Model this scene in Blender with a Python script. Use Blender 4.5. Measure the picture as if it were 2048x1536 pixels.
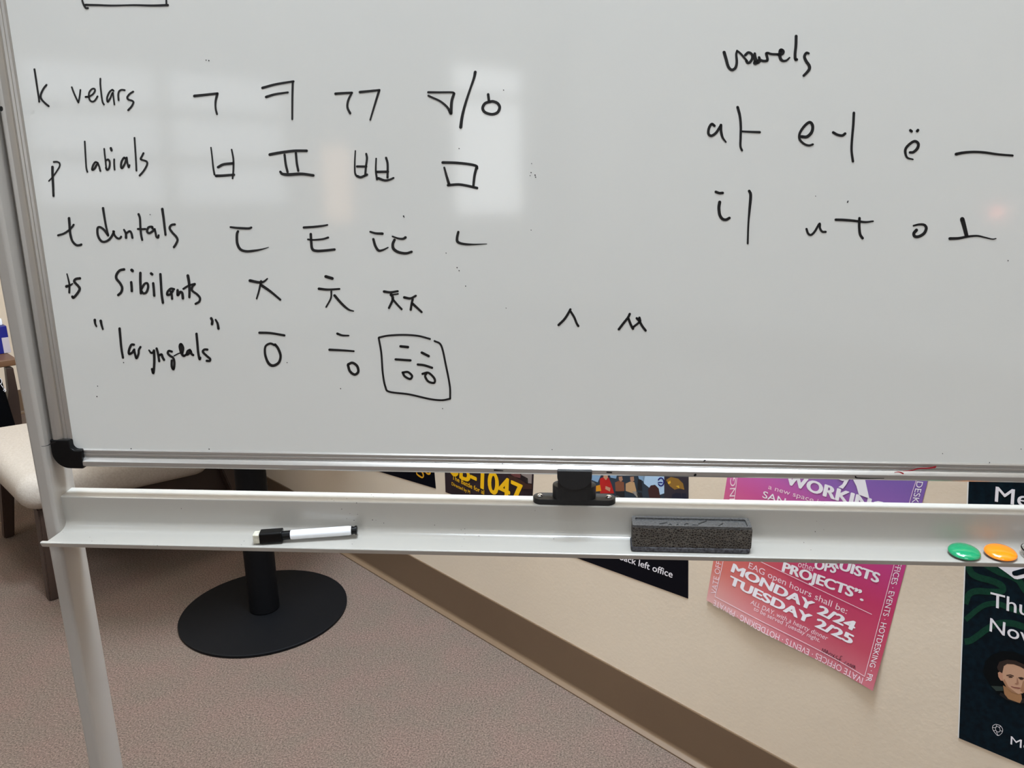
import bpy, bmesh, math, random
from mathutils import Vector, Matrix
random.seed(7)
for o in list(bpy.data.objects): bpy.data.objects.remove(o)
SC = bpy.context.scene
COL = SC.collection
# ------------------------------------------------------------------ camera
F_PX, CX, CY = 1630.2, 1115.06, 768.25          # focal length and optical centre in pixels of the 2048 wide frame (the photo is a crop)
CAM = Vector((0, 0, 1.03))
M = Matrix(((0.9991790378, 0.0129734880, -0.0383788880),
            (0.0404592975, -0.2710878811, 0.9617039076),
            (0.0020726027, -0.9624671679, -0.2713902264)))   # camera axes (right, down, forward) -> world
cd = bpy.data.cameras.new('camera'); cam = bpy.data.objects.new('camera', cd); COL.objects.link(cam)
cd.sensor_width = 36; cd.lens = F_PX / 2048 * 36; cd.clip_start = .02; cd.shift_x = (1024 - CX) / 2048; cd.shift_y = (CY - 768) / 2048
c0, c1, c2 = M.col[0], M.col[1], M.col[2]
cam.matrix_world = Matrix(((c0[0], -c1[0], -c2[0], 0), (c0[1], -c1[1], -c2[1], 0), (c0[2], -c1[2], -c2[2], CAM.z), (0, 0, 0, 1)))
SC.camera = cam
# ------------------------------------------------------------------ world, lamps, exposure
W = bpy.data.worlds.new('world'); SC.world = W; W.use_nodes = True
W.node_tree.nodes['Background'].inputs[0].default_value = (.9, .95, 1, 1)
W.node_tree.nodes['Background'].inputs[1].default_value = .05
SC.view_settings.view_transform = 'Standard'; SC.view_settings.look = 'None'
SC.view_settings.gamma = 1; SC.view_settings.use_curve_mapping = False
SC.view_settings.exposure = -0.08
ND = Vector((.66358056, .74810483, 0)); WD = Vector((.74810483, -.66358056, 0))   # poster wall: normal (into wall), along
UP = Vector((0, 0, 1))
WALL_N = 1.0375; LEFT_S = -3.8; RIGHT_S = 4.0; BACK_N = -5.0; CEIL = 2.75
def room(s, n, z): return WD * s + ND * n + UP * z
def lamp(name, s, n, sx, sy, power, col=(.88, 1.0, 1.12)):
    l = bpy.data.lights.new(name, 'AREA'); l.shape = 'RECTANGLE'; l.size = sx; l.size_y = sy; l.energy = power; l.color = col
    o = bpy.data.objects.new(name, l); COL.objects.link(o); o.location = room(s, n, CEIL - .03)
    o.rotation_euler = (0, 0, math.atan2(WD.y, WD.x)); return o
lamp('ceiling_lamp_over_board', -.32, .28, .9, .35, 44)
lamp('ceiling_lamp_behind_board', -.60, .72, .5, .3, 92, (.83, 1.0, 1.18))
lamp('added_light_by_wall', -.35, .93, .7, .12, 24, (.83, 1.0, 1.18))  # added area light, no known fixture; brightens the top of the tray beam
lamp('ceiling_lamp_mid', -1.6, -1.6, 1.2, .6, 12)
lamp('ceiling_lamp_right', 1.6, -1.3, 1.2, .6, 33)
lamp('ceiling_lamp_far', 0.5, -3.4, 1.2, .6, 26)
lamp('ceiling_lamp_left', -2.6, .1, .6, .6, 17, (1, .97, .9))
# ------------------------------------------------------------------ materials
def lin(h):
    r = []
    for i in (0, 2, 4):
        c = int(h[i:i + 2], 16) / 255
        r.append(c / 12.92 if c <= .04045 else ((c + .055) / 1.055) ** 2.4)
    return (*r, 1)
def mat(name, col, rough=.5, metal=0, coat=0, spec=.5, noise=None, bump=None, emit=None):
    """procedural principled material; noise=(scale, second colour, amount), bump=(scale, strength, distance)"""
    m = bpy.data.materials.new(name); m.use_nodes = True; t = m.node_tree; b = t.nodes['Principled BSDF']
    c = lin(col) if isinstance(col, str) else (*col, 1)
    b.inputs['Base Color'].default_value = c; b.inputs['Roughness'].default_value = rough; b.inputs['Metallic'].default_value = metal
    b.inputs['Coat Weight'].default_value = coat; b.inputs['Coat Roughness'].default_value = .08; b.inputs['Specular IOR Level'].default_value = spec
    tc = t.nodes.new('ShaderNodeTexCoord')
    if noise:
        n = t.nodes.new('ShaderNodeTexNoise'); n.inputs['Scale'].default_value = noise[0]; n.inputs['Detail'].default_value = 4
        t.links.new(tc.outputs['Object'], n.inputs['Vector'])
        r = t.nodes.new('ShaderNodeValToRGB'); r.color_ramp.elements[0].position = .35; r.color_ramp.elements[1].position = .65
        c2_ = lin(noise[1]) if isinstance(noise[1], str) else (*noise[1], 1)
        r.color_ramp.elements[0].color = c; a = noise[2]
        r.color_ramp.elements[1].color = tuple(c[i] * (1 - a) + c2_[i] * a for i in range(4))
        t.links.new(n.outputs['Fac'], r.inputs[0]); t.links.new(r.outputs[0], b.inputs['Base Color'])
    if bump:
        n = t.nodes.new('ShaderNodeTexNoise'); n.inputs['Scale'].default_value = bump[0]; n.inputs['Detail'].default_value = 3
        t.links.new(tc.outputs['Object'], n.inputs['Vector'])
        bp = t.nodes.new('ShaderNodeBump'); bp.inputs['Strength'].default_value = bump[1]; bp.inputs['Distance'].default_value = bump[2]
        t.links.new(n.outputs['Fac'], bp.inputs['Height']); t.links.new(bp.outputs[0], b.inputs['Normal'])
    if emit:
        b.inputs['Emission Color'].default_value = (*emit[0], 1); b.inputs['Emission Strength'].default_value = emit[1]
    return m
def carpet_mat():
    m = bpy.data.materials.new('carpet'); m.use_nodes = True; t = m.node_tree; b = t.nodes['Principled BSDF']
    b.inputs['Roughness'].default_value = .95; b.inputs['Specular IOR Level'].default_value = .1
    tc = t.nodes.new('ShaderNodeTexCoord')
    def noise(scale, detail=2, rough=.5):
        n = t.nodes.new('ShaderNodeTexNoise'); n.inputs['Scale'].default_value = scale; n.inputs['Detail'].default_value = detail; n.inputs['Roughness'].default_value = rough
        t.links.new(tc.outputs['Object'], n.inputs['Vector']); return n
    def ramp(src, a, b_, p0, p1):
        r = t.nodes.new('ShaderNodeValToRGB'); r.color_ramp.elements[0].color = lin(a); r.color_ramp.elements[1].color = lin(b_)
        r.color_ramp.elements[0].position = p0; r.color_ramp.elements[1].position = p1; t.links.new(src.outputs['Fac'], r.inputs[0]); return r
    fine = noise(300, 4, .75); blot = noise(11, 5, .6)
    base = ramp(blot, '71645a', '76645b', .38, .62)
    spk = ramp(fine, '3a3431', 'ddd6cf', .34, .66)
    mx = t.nodes.new('ShaderNodeMix'); mx.data_type = 'RGBA'; mx.blend_type = 'OVERLAY'; mx.inputs['Factor'].default_value = .75
    t.links.new(base.outputs[0], mx.inputs['A']); t.links.new(spk.outputs[0], mx.inputs['B'])
    t.links.new(mx.outputs['Result'], b.inputs['Base Color'])
    bp = t.nodes.new('ShaderNodeBump'); bp.inputs['Strength'].default_value = .5; bp.inputs['Distance'].default_value = .004
    t.links.new(fine.outputs['Fac'], bp.inputs['Height']); t.links.new(bp.outputs[0], b.inputs['Normal'])
    return m
def speck_mat(name, col, rough, scale, size, dark):
    """painted metal with a scatter of small dry ink crumbs"""
    m = mat(name, col, rough, coat=.25); t = m.node_tree; b = t.nodes['Principled BSDF']
    tc = t.nodes.new('ShaderNodeTexCoord')
    v = t.nodes.new('ShaderNodeTexVoronoi'); v.inputs['Scale'].default_value = scale; t.links.new(tc.outputs['Object'], v.inputs['Vector'])
    n = t.nodes.new('ShaderNodeTexNoise'); n.inputs['Scale'].default_value = 14; t.links.new(tc.outputs['Object'], n.inputs['Vector'])
    lt = t.nodes.new('ShaderNodeMath'); lt.operation = 'LESS_THAN'; lt.inputs[1].default_value = size; t.links.new(v.outputs['Distance'], lt.inputs[0])
    gt = t.nodes.new('ShaderNodeMath'); gt.operation = 'GREATER_THAN'; gt.inputs[1].default_value = .56; t.links.new(n.outputs['Fac'], gt.inputs[0])
    sp = t.nodes.new('ShaderNodeSeparateColor'); t.links.new(v.outputs['Color'], sp.inputs[0])
    g2 = t.nodes.new('ShaderNodeMath'); g2.operation = 'GREATER_THAN'; g2.inputs[1].default_value = .7; t.links.new(sp.outputs[0], g2.inputs[0])
    m1 = t.nodes.new('ShaderNodeMath'); m1.operation = 'MULTIPLY'; t.links.new(lt.outputs[0], m1.inputs[0]); t.links.new(gt.outputs[0], m1.inputs[1])
    m2 = t.nodes.new('ShaderNodeMath'); m2.operation = 'MULTIPLY'; t.links.new(m1.outputs[0], m2.inputs[0]); t.links.new(g2.outputs[0], m2.inputs[1])
    mx = t.nodes.new('ShaderNodeMix'); mx.data_type = 'RGBA'; mx.inputs['A'].default_value = lin(col); mx.inputs['B'].default_value = lin(dark)
    t.links.new(m2.outputs[0], mx.inputs['Factor']); t.links.new(mx.outputs['Result'], b.inputs['Base Color'])
    return m
def gradient_mat(name):
    """printed colour wash of the pink flyer: violet at the top, magenta, then crimson with orange at the lower left"""
    m = mat(name, 'c04068', .45); t = m.node_tree; b = t.nodes['Principled BSDF']
    uv = t.nodes.new('ShaderNodeAttribute'); uv.attribute_name = 'print'; uv.attribute_type = 'GEOMETRY'
    sp = t.nodes.new('ShaderNodeSeparateXYZ'); t.links.new(uv.outputs['Vector'], sp.inputs[0])
    def ramp(src, stops):
        r = t.nodes.new('ShaderNodeValToRGB'); e = r.color_ramp.elements
        e[0].position, e[0].color = stops[0][0], lin(stops[0][1]); e[1].position, e[1].color = stops[-1][0], lin(stops[-1][1])
        for p, c in stops[1:-1]:
            k = e.new(p); k.color = lin(c)
        t.links.new(src, r.inputs[0]); return r
    right = ramp(sp.outputs[1], [(0, 'c8707a'), (.12, 'c04a5e'), (.30, 'c03560'), (.48, 'c23c82'), (.57, 'b4569e'), (.64, '8a5ea8'), (.75, '7a5ca6'), (1, '6858a8')])
    left = ramp(sp.outputs[1], [(0, 'dca8a4'), (.15, 'd6766a'), (.28, 'd66a58'), (.50, 'cc5a92'), (.58, 'c862a8'), (.66, 'b866b0'), (.75, '9a62b0'), (1, '8058b0')])
    mr = t.nodes.new('ShaderNodeMapRange'); mr.inputs['From Min'].default_value = .05; mr.inputs['From Max'].default_value = .55
    t.links.new(sp.outputs[0], mr.inputs[0])
    mx = t.nodes.new('ShaderNodeMix'); mx.data_type = 'RGBA'; t.links.new(mr.outputs[0], mx.inputs['Factor'])
    t.links.new(left.outputs[0], mx.inputs['A']); t.links.new(right.outputs[0], mx.inputs['B']); t.links.new(mx.outputs['Result'], b.inputs['Base Color'])
    return m
def foam_mat():
    m = mat('charcoal_foam', '3c3834', .85, spec=.3); t = m.node_tree; b = t.nodes['Principled BSDF']
    tc = t.nodes.new('ShaderNodeTexCoord')
    v = t.nodes.new('ShaderNodeTexVoronoi'); v.inputs['Scale'].default_value = 420; v.feature = 'DISTANCE_TO_EDGE'; t.links.new(tc.outputs['Object'], v.inputs['Vector'])
    n = t.nodes.new('ShaderNodeTexNoise'); n.inputs['Scale'].default_value = 60; t.links.new(tc.outputs['Object'], n.inputs['Vector'])
    r = t.nodes.new('ShaderNodeValToRGB'); r.color_ramp.elements[0].color = lin('6a645c'); r.color_ramp.elements[1].color = lin('2b2722')
    r.color_ramp.elements[0].position = .02; r.color_ramp.elements[1].position = .22; t.links.new(v.outputs['Distance'], r.inputs[0])
    mx = t.nodes.new('ShaderNodeMix'); mx.data_type = 'RGBA'; mx.inputs['B'].default_value = lin('2c211b')
    mp = t.nodes.new('ShaderNodeMath'); mp.operation = 'MULTIPLY'; mp.inputs[1].default_value = .7; t.links.new(n.outputs['Fac'], mp.inputs[0])
    t.links.new(mp.outputs[0], mx.inputs['Factor']); t.links.new(r.outputs[0], mx.inputs['A']); t.links.new(mx.outputs['Result'], b.inputs['Base Color'])
    bp = t.nodes.new('ShaderNodeBump'); bp.invert = True; bp.inputs['Strength'].default_value = .8; bp.inputs['Distance'].default_value = .002
    t.links.new(v.outputs['Distance'], bp.inputs['Height']); t.links.new(bp.outputs[0], b.inputs['Normal'])
    return m
def glass_mat():
    m = mat('clear_plastic', (1, 1, 1), .05); b = m.node_tree.nodes['Principled BSDF']
    b.inputs['Transmission Weight'].default_value = 1; b.inputs['IOR'].default_value = 1.45; return m
MT = dict(
    wall=mat('painted_wall', 'dfcdb6', .75, spec=.3, noise=(3, 'd9c6ae', .6), bump=(160, .12, .002)), wall2=mat('white_wall', 'dedcd8', .8, noise=(3, 'd8d6d2', .6), bump=(160, .12, .002)),
    ceiling=mat('ceiling_tile', 'e8e6e0', .9, bump=(60, .1, .002)),
    carpet=carpet_mat(),
    cove=mat('brown_vinyl', '6a543f', .45, noise=(4, '644e3a', .6)),
    trim=mat('window_trim', 'e2ddd2', .5), dim_sky=mat('hazy_daylight', (.5, .5, .5), .3, emit=((.9, .95, 1), 2.3)),
    sky=mat('bright_daylight', (.5, .5, .5), .3, emit=((.95, .98, 1), 4.5)),
    board=mat('white_enamel', 'd8d7d2', .07, spec=.5, noise=(2.2, 'd4d3ce', .7)),
    ink=mat('black_marker_ink', '0c0a0b', .38, spec=.4), red_ink=mat('red_marker_ink', 'a01828', .4),
    alu=mat('anodised_aluminium', 'b6b2ad', .34, metal=.85),
    black=mat('black_plastic', '050506', .32, spec=.22), black2=mat('matte_black_plastic', '1c1c1d', .48, spec=.35, bump=(900, .15, .0005)),
    chrome=mat('steel_screw', 'd8d8d8', .16, metal=1), dark=mat('dark_slot', '161616', .6),
    paint=mat('grey_powder_coat', 'a09a93', .33, coat=.2, spec=.5, bump=(500, .04, .0004)),
    tray=speck_mat('grey_tray_paint', 'a7a29a', .28, 260, .13, '33302e'),
    white=mat('white_plastic', 'e8e8ea', .22, coat=.3), felt_white=mat('worn_white_felt', 'cfcab8', .9, noise=(300, 'a8a392', .8)),
    foam=foam_mat(), felt=mat('grey_felt', '5a595c', .95, spec=.1, noise=(350, '322f32', .9), bump=(500, .6, .001)),
    moulded=mat('moulded_grey_rubber', '3c3b3b', .5, noise=(500, '5e5d5c', .6), bump=(420, .9, .0012)),
    green=mat('green_gloss_plastic', '12915f', .14, coat=.6), orange=mat('orange_gloss_plastic', 'f98a0c', .14, coat=.6),
    clear=glass_mat(), magnet=mat('grey_magnet', '55504e', .5),
    cafe=mat('black_powder_coat', '050507', .6, spec=.18, bump=(700, .1, .0005)),
    fabric=mat('cream_upholstery', 'b4a89b', .9, spec=.15, noise=(220, 'a79b8d', .7), bump=(420, .35, .0012)),
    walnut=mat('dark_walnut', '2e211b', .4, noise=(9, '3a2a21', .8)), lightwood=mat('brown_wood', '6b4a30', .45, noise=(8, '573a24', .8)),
    paper_pink=gradient_mat('pink_flyer_print'), paper_navy=mat('navy_print', '01030d', .45, spec=.15), paper_black=mat('dark_photo_print', '33262a', .45, spec=.2, noise=(30, '20181a', .8)),
    paper_teal=mat('dark_teal_print', '010d16', .42, spec=.15, noise=(150, '041a24', .9)), band=mat('green_band_print', '0f3527', .42, spec=.15, noise=(300, '164432', .5)),
    dark_disc=mat('near_black_print', '02080c', .45, spec=.15), paper_edge=mat('white_paper', 'e6e2dc', .6),
    pw=mat('white_print', 'eee8ea', .5), pp=mat('pale_pink_print', 'f0d4da', .5), gold=mat('gold_print', 'e0a020', .4), yellow=mat('yellow_print', 'f2b90c', .4),
    pen=mat('grey_pen_ink', '4a2430', .5),
    navy_box=mat('blue_carton', '10166e', .35), purple=mat('purple_carton', '3c2468', .4), label=mat('pale_carton_label', 'b4a8ac', .5), bag=mat('black_canvas', '040405', .95, spec=.05),
    amber=mat('amber_glass', (.8, .5, .3), .4, emit=((1, .66, .42), 3.2)),
    redlamp=mat('red_indicator', (.3, 0, 0), .3, emit=((1, .22, .15), 14)),
)
PRINT = {}
def pr(h):
    if h not in PRINT: PRINT[h] = mat('print_' + h, h, .42)
    return PRINT[h]
# ------------------------------------------------------------------ object helpers
ORG = {}
def tag(o, label=None, cat=None, group=None, kind=None):
    for k, v in (('label', label), ('category', cat), ('group', group), ('kind', kind)):
        if v: o[k] = v
    return o
def thing(name, label, cat, loc, group=None):
    o = bpy.data.objects.new(name, None); COL.objects.link(o); o.location = loc; o.empty_display_size = .05
    ORG[o] = Vector(loc); return tag(o, label, cat, group)
def obj(name, bm, m, parent=None, loc=None, label=None, smooth=35):
    """bm holds world coordinates; the object is placed at loc (top level) or rides on its parent"""
    org = ORG[parent] if parent else Vector(loc if loc is not None else (0, 0, 0))
    bmesh.ops.translate(bm, verts=bm.verts, vec=-org)
    if smooth:
        for f in bm.faces: f.smooth = True
        for e in bm.edges:
            if len(e.link_faces) == 2 and e.calc_face_angle(0) > math.radians(smooth): e.smooth = False
    me = bpy.data.meshes.new(name); bm.to_mesh(me); bm.free()
    me.materials.append(m); o = bpy.data.objects.new(name, me); COL.objects.link(o)
    if parent: o.parent = parent; o.location = (0, 0, 0)
    else: o.location = org
    ORG[o] = org
    if smooth and len(me.polygons) < 4000:
        w_ = o.modifiers.new('weighted_normals', 'WEIGHTED_NORMAL'); w_.keep_sharp = True
    if label: o['label'] = label
    return o
def struct(name, bm, m, parent=None, smooth=0):
    o = obj(name, bm, m, parent, smooth=smooth)
    if not parent: o['kind'] = 'structure'
    return o
def B(): return bmesh.new()
def face(bm, pts, toward=None):
    vs = [bm.verts.new(p) for p in pts]; f = bm.faces.new(vs); f.normal_update()
    if toward is not None and f.normal.dot(toward) < 0: f.normal_flip()
    return f
def prism(bm, pts, vec, bevel=0, seg=2):
    """closed outline swept along vec, edges bevelled"""
    vec = Vector(vec); a = [bm.verts.new(Vector(p)) for p in pts]; b = [bm.verts.new(Vector(p) + vec) for p in pts]
    n = len(a); fs = [bm.faces.new(a[::-1]), bm.faces.new(b)]
    for i in range(n): fs.append(bm.faces.new((a[i], a[(i + 1) % n], b[(i + 1) % n], b[i])))
    bmesh.ops.recalc_face_normals(bm, faces=fs)
    if bevel:
        es = list({e for f in fs for e in f.edges if e.calc_face_angle(0) > .6})
        bmesh.ops.bevel(bm, geom=es, offset=bevel, segments=seg, affect='EDGES', profile=.5)
    return bm
def box(bm, c, ax, ay, az, bevel=0, seg=2):
    """box at centre c with full edge vectors ax, ay, az"""
    c, ax, ay, az = map(Vector, (c, ax, ay, az)); o = c - ax / 2 - ay / 2 - az / 2
    return prism(bm, [o, o + ax, o + ax + ay, o + ay], az, bevel, seg)
def lathe(bm, c, prof, axis=UP, n=48, xdir=None):
    """profile [(radius, height)] turned about axis through c"""
    c = Vector(c); axis = Vector(axis).normalized()
    x = Vector(xdir) if xdir else axis.orthogonal(); x = (x - axis * x.dot(axis)).normalized(); y = axis.cross(x)
    rings = []
    for r, h in prof:
        if r < 1e-7: rings.append([bm.verts.new(c + axis * h)])
        else: rings.append([bm.verts.new(c + axis * h + x * r * math.cos(k * 2 * math.pi / n) + y * r * math.sin(k * 2 * math.pi / n)) for k in range(n)])
    fs = []
    for a, b in zip(rings, rings[1:]):
        for k in range(n):
            j = (k + 1) % n
            if len(a) == 1 and len(b) == 1: continue
            if len(a) == 1: fs.append(bm.faces.new((a[0], b[j], b[k])))
            elif len(b) == 1: fs.append(bm.faces.new((a[k], a[j], b[0])))
            else: fs.append(bm.faces.new((a[k], a[j], b[j], b[k])))
    if len(rings[0]) > 1: fs.append(bm.faces.new(rings[0][::-1]))
    if len(rings[-1]) > 1: fs.append(bm.faces.new(rings[-1]))
    bmesh.ops.recalc_face_normals(bm, faces=fs)
    return bm
# ------------------------------------------------------------------ pixel of the photograph -> point on a real plane
def ray(x, y): return M @ Vector(((x - CX) / F_PX, (y - CY) / F_PX, 1))
def onplane(x, y, n, d):
    r = ray(x, y); return CAM + r * ((d - n.dot(CAM)) / n.dot(r))
def onwall(x, y, off=0): return onplane(x, y, ND, WALL_N - off)
# ------------------------------------------------------------------ the room
def slab(s0, s1, n0, n1, z0, z1):
    b = B(); c = room((s0 + s1) / 2, (n0 + n1) / 2, (z0 + z1) / 2)
    return box(b, c, WD * (s1 - s0), ND * (n1 - n0), UP * (z1 - z0))
struct('floor', slab(LEFT_S - .1, RIGHT_S + .1, BACK_N - .1, WALL_N + .1, -.1, 0), MT['carpet'])
struct('ceiling', slab(LEFT_S - .1, RIGHT_S + .1, BACK_N - .1, WALL_N + .1, CEIL, CEIL + .1), MT['ceiling'])
struct('wall_posters', slab(LEFT_S - .1, RIGHT_S + .1, WALL_N, WALL_N + .1, 0, CEIL), MT['wall'])
struct('wall_left', slab(LEFT_S - .1, LEFT_S, BACK_N, WALL_N, 0, CEIL), MT['wall'])
struct('wall_right', slab(RIGHT_S, RIGHT_S + .1, BACK_N, WALL_N, 0, CEIL), MT['wall2'])
struct('wall_back', slab(LEFT_S - .1, RIGHT_S + .1, BACK_N - .1, BACK_N, 0, CEIL), MT['wall2'])
def cove(name, p, along, into, length):
    prof = [(0, 0), (0, .1), (-.003, .101), (-.0045, .099), (-.0045, .014), (-.0055, .009), (-.0075, .0062), (-.0140, .0036), (-.0150, .0026), (-.015, 0)]
    b = B(); prism(b, [p + into * a + UP * z for a, z in prof], along * length); return struct(name, b, MT['cove'], smooth=40)
cove('baseboard_posters', room(LEFT_S, WALL_N, 0), WD, ND, RIGHT_S - LEFT_S)
cove('baseboard_left', room(LEFT_S, BACK_N, 0), ND, -WD, WALL_N - BACK_N)
def window(k, s0, s1, z0, z1, bars_s, bars_z, pane):
    w = struct('window_%d' % k, slab(s0 - .06, s1 + .06, BACK_N, BACK_N + .02, z0 - .06, z1 + .06), MT['trim'])
    obj('pane', slab(s0, s1, BACK_N + .02, BACK_N + .026, z0, z1), pane, w, smooth=0)
    b = B()
    for s in bars_s: box(b, room(s, BACK_N + .033, (z0 + z1) / 2), WD * .09, ND * .02, UP * (z1 - z0))
    for z in bars_z: box(b, room((s0 + s1) / 2, BACK_N + .033, z), WD * (s1 - s0), ND * .02, UP * .075)
    obj('glazing_bars', b, MT['trim'], w, smooth=0)
window(1, -.22, 1.36, .92, 1.78, [.56], [1.207, 1.517], MT['dim_sky'])
window(2, 2.86, 3.56, .82, 2.04, [], [1.80], MT['sky'])
wl = thing('wall_light', 'warm glowing wall light, mirrored as an amber streak in the whiteboard', 'lamp', room(1.78, BACK_N, 1.06))
obj('back_plate', slab(1.65, 1.91, BACK_N, BACK_N + .02, .74, 1.38), MT['trim'], wl, smooth=0)
b = B(); prism(b, [room(s, n, .78) for s, n in ((1.67, BACK_N + .02), (1.89, BACK_N + .02), (1.86, BACK_N + .09), (1.70, BACK_N + .09))], UP * .56, .01); obj('lamp_shade', b, MT['amber'], wl)
# ------------------------------------------------------------------ mobile whiteboard
TILT = math.radians(1.3)                                           # the board leans back a little on its pivots
BX = Vector((1, 0, 0)); BZ = Vector((0, math.sin(TILT), math.cos(TILT))); BN = BX.cross(BZ).normalized()
BP = Vector((-.1085, .766, .7388))                                  # on the white face, at the inner edge of the bottom rail
def bpos(u, v, d=0): return BP + BX * u + BZ * v + BN * d          # u along, v up, d towards the reader
def onboard(x, y, d=.0003): return onplane(x, y, BN, BN.dot(BP) + d)
UL, UR, VT = -.4180, .588, .82                                     # inner edges of the frame
wb = thing('mobile_whiteboard', 'large rolling whiteboard with grey metal stand, covered in black handwritten letters', 'whiteboard', (-.06, .765, 0))
b = B(); box(b, bpos((UL + UR) / 2, VT / 2, -.006), BX * (UR - UL + .01), BZ * (VT + .01), BN * .012)
panel = obj('writing_panel', b, MT['board'], wb, smooth=0)
RP = [(0, -.008), (0, .0004), (.0014, .0017), (.0040, .0018), (.0043, .0012), (.0048, .0020), (.0074, .0021), (.0077, .0014), (.0083, .0023), (.0089, .0016), (.0095, .0026),
      (.0124, .0054), (.0130, .0057), (.0170, .0058), (.0184, .0050), (.0193, .0030), (.0196, 0), (.0196, -.013), (.0, -.013)]
RP = [(a * .955, d) for a, d in RP]
def rail(c0_, along, out, length):
    b = B(); prism(b, [c0_ + out * a + BN * d for a, d in RP], along * length); return obj('frame_rail', b, MT['alu'], wb, smooth=25)
rail(bpos(UL + .009, 0), BX, -BZ, UR - UL - .018)
rail(bpos(UL, .009), BZ, -BX, VT - .018)
rail(bpos(UR, .009), BZ, BX, VT - .018)
rail(bpos(UL + .009, VT), BX, BZ, UR - UL - .018)
def corner(u, v, su, sv):
    pts = [(-.0212, .0115), (0, .0115), (0, .006)] + [(.006 - .006 * math.cos(a), .006 - .006 * math.sin(a)) for a in [math.radians(t) for t in range(15, 90, 15)]] + \
          [(.006, 0), (.0112, 0), (.0112, -.0208), (-.003, -.0208)] + [(-.003 - .0182 * math.sin(a), -.0026 - .0182 * math.cos(a)) for a in [math.radians(t) for t in range(9, 90, 9)]] + [(-.0212, -.0026)]
    b = B(); prism(b, [bpos(u + su * x * .96, v + sv * y * .96, -.0135) for x, y in pts], BN * .0202, .0016, 2); obj('corner_cap', b, MT['black'], wb, label='black plastic corner cap')
corner(UL, 0, 1, 1); corner(UR, 0, -1, 1); corner(UL, VT, 1, -1); corner(UR, VT, -1, -1)
def rrect(x0, x1, y0, y1, r, n=5):
    out = []
    for cx, cy, a0 in ((x1 - r, y0 + r, -90), (x1 - r, y1 - r, 0), (x0 + r, y1 - r, 90), (x0 + r, y0 + r, 180)):
        for k in range(n + 1):
            a = math.radians(a0 + 90 * k / n); out.append((cx + r * math.cos(a), cy + r * math.sin(a)))
    return out
XI0, XI1 = -.5487, .5015                                            # inner faces of the posts
for x0, x1 in ((XI0 - .0150, XI0), (XI1, XI1 + .0150)):
    b = B(); prism(b, [Vector((x, y, .075)) for x, y in rrect(x0, x1, .7522, .7920, .0042, 6)], UP * 1.62); post = obj('post', b, MT['paint'], wb, smooth=12)
    b = B(); prism(b, [Vector((x, y, .05)) for x, y in rrect((x0 + x1) / 2 - .02, (x0 + x1) / 2 + .02, .45, .885, .012)], UP * .025, .003); obj('foot', b, MT['paint'], wb)
    for y in (.48, .86):
        b = B(); lathe(b, ((x0 + x1) / 2 - .01, y, .026), [(.0, 0), (.022, 0), (.026, .004), (.026, .016), (.022, .02), (0, .02)], (1, 0, 0), 28)
        lathe(b, ((x0 + x1) / 2, y, .03), [(.006, 0), (.006, .022)], UP, 12); obj('caster', b, MT['black'], wb, label='black caster')
    xm = -.5475 if x0 < 0 else .5005
    b = B(); lathe(b, (xm - .008, .772, 1.17), [(.009, 0), (.009, .016)], (1, 0, 0), 20); obj('pivot_pin', b, MT['black'], wb)
TP = [(.7841, .6873), (.7660, .6857), (.7649, .6852), (.7644, .6840), (.7654, .6620), (.7656, .6583), (.7651, .6552), (.7636, .6530), (.7611, .6515), (.7585, .6505), (.7555, .6500), (.7331, .6499),
      (.7345, .6440), (.7550, .6468), (.7640, .6478), (.7841, .6478)]
b = B(); prism(b, [Vector((XI0, y, z)) for y, z in TP], Vector((XI1 - XI0, 0, 0))); tray = obj('pen_tray', b, MT['tray'], wb, smooth=28)
b = B(); prism(b, [Vector((XI0 - .0062, y, z)) for y, z in ((.7350, .6497), (.7326, .6500), (.7312, .6496), (.7307, .6487), (.7330, .6437), (.7350, .6437))], Vector((XI1 - XI0 + .0124, 0, 0)), .0006, 2); obj('tray_lip', b, MT['tray'], tray, smooth=30)
onpost = lambda x, y: onplane(x, y, Vector((0, 1, 0)), .7519)
# lock that holds the lower frame edge
LX = -.0135
b = B(); prism(b, [Vector((LX + x, .7750 + y, .6855)) for x, y in rrect(-.0424, .0424, -.0092, .0092, .0091, 8)], UP * .0062, .0008)
lock = obj('board_lock', b, MT['black2'], wb, label='black plastic board lock')
b = B(); prism(b, [Vector((LX + x, .7750 + y, .6914)) for x, y in rrect(-.0222, .0222, -.0106, .0106, .0105, 10)], UP * .0140, .0008); obj('lock_drum', b, MT['black2'], lock)
b = B(); box(b, (LX + .0005, .7745, .7117), (.0340, 0, 0), (0, .0215, 0), (0, 0, .0135), .001); obj('lock_block', b, MT['black2'], lock)
arc = [(-.0178, .0262), (.0178, .0262), (.0178, .0200)] + [(.0178 * math.cos(a), .0200 - .0138 * math.sin(a)) for a in [math.radians(t) for t in range(10, 180, 10)]] + [(-.0178, .0200)]
b = B(); prism(b, [Vector((LX + .0005 + x * .97, .7545, .7012 + z)) for x, z in arc], Vector((0, .0085, 0)), .0006); obj('lock_catch', b, MT['black2'], lock)
for sx in (-1, 1):
    b = B(); c = Vector((LX + sx * .0354, .7750, .6917)); lathe(b, c, [(.0031, 0), (.0031, .0006), (.0026, .0016), (.0015, .0022), (0, .0023)], UP, 24)
    s = obj('screw', b, MT['chrome'], lock, label='shiny cross-head screw')
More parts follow.
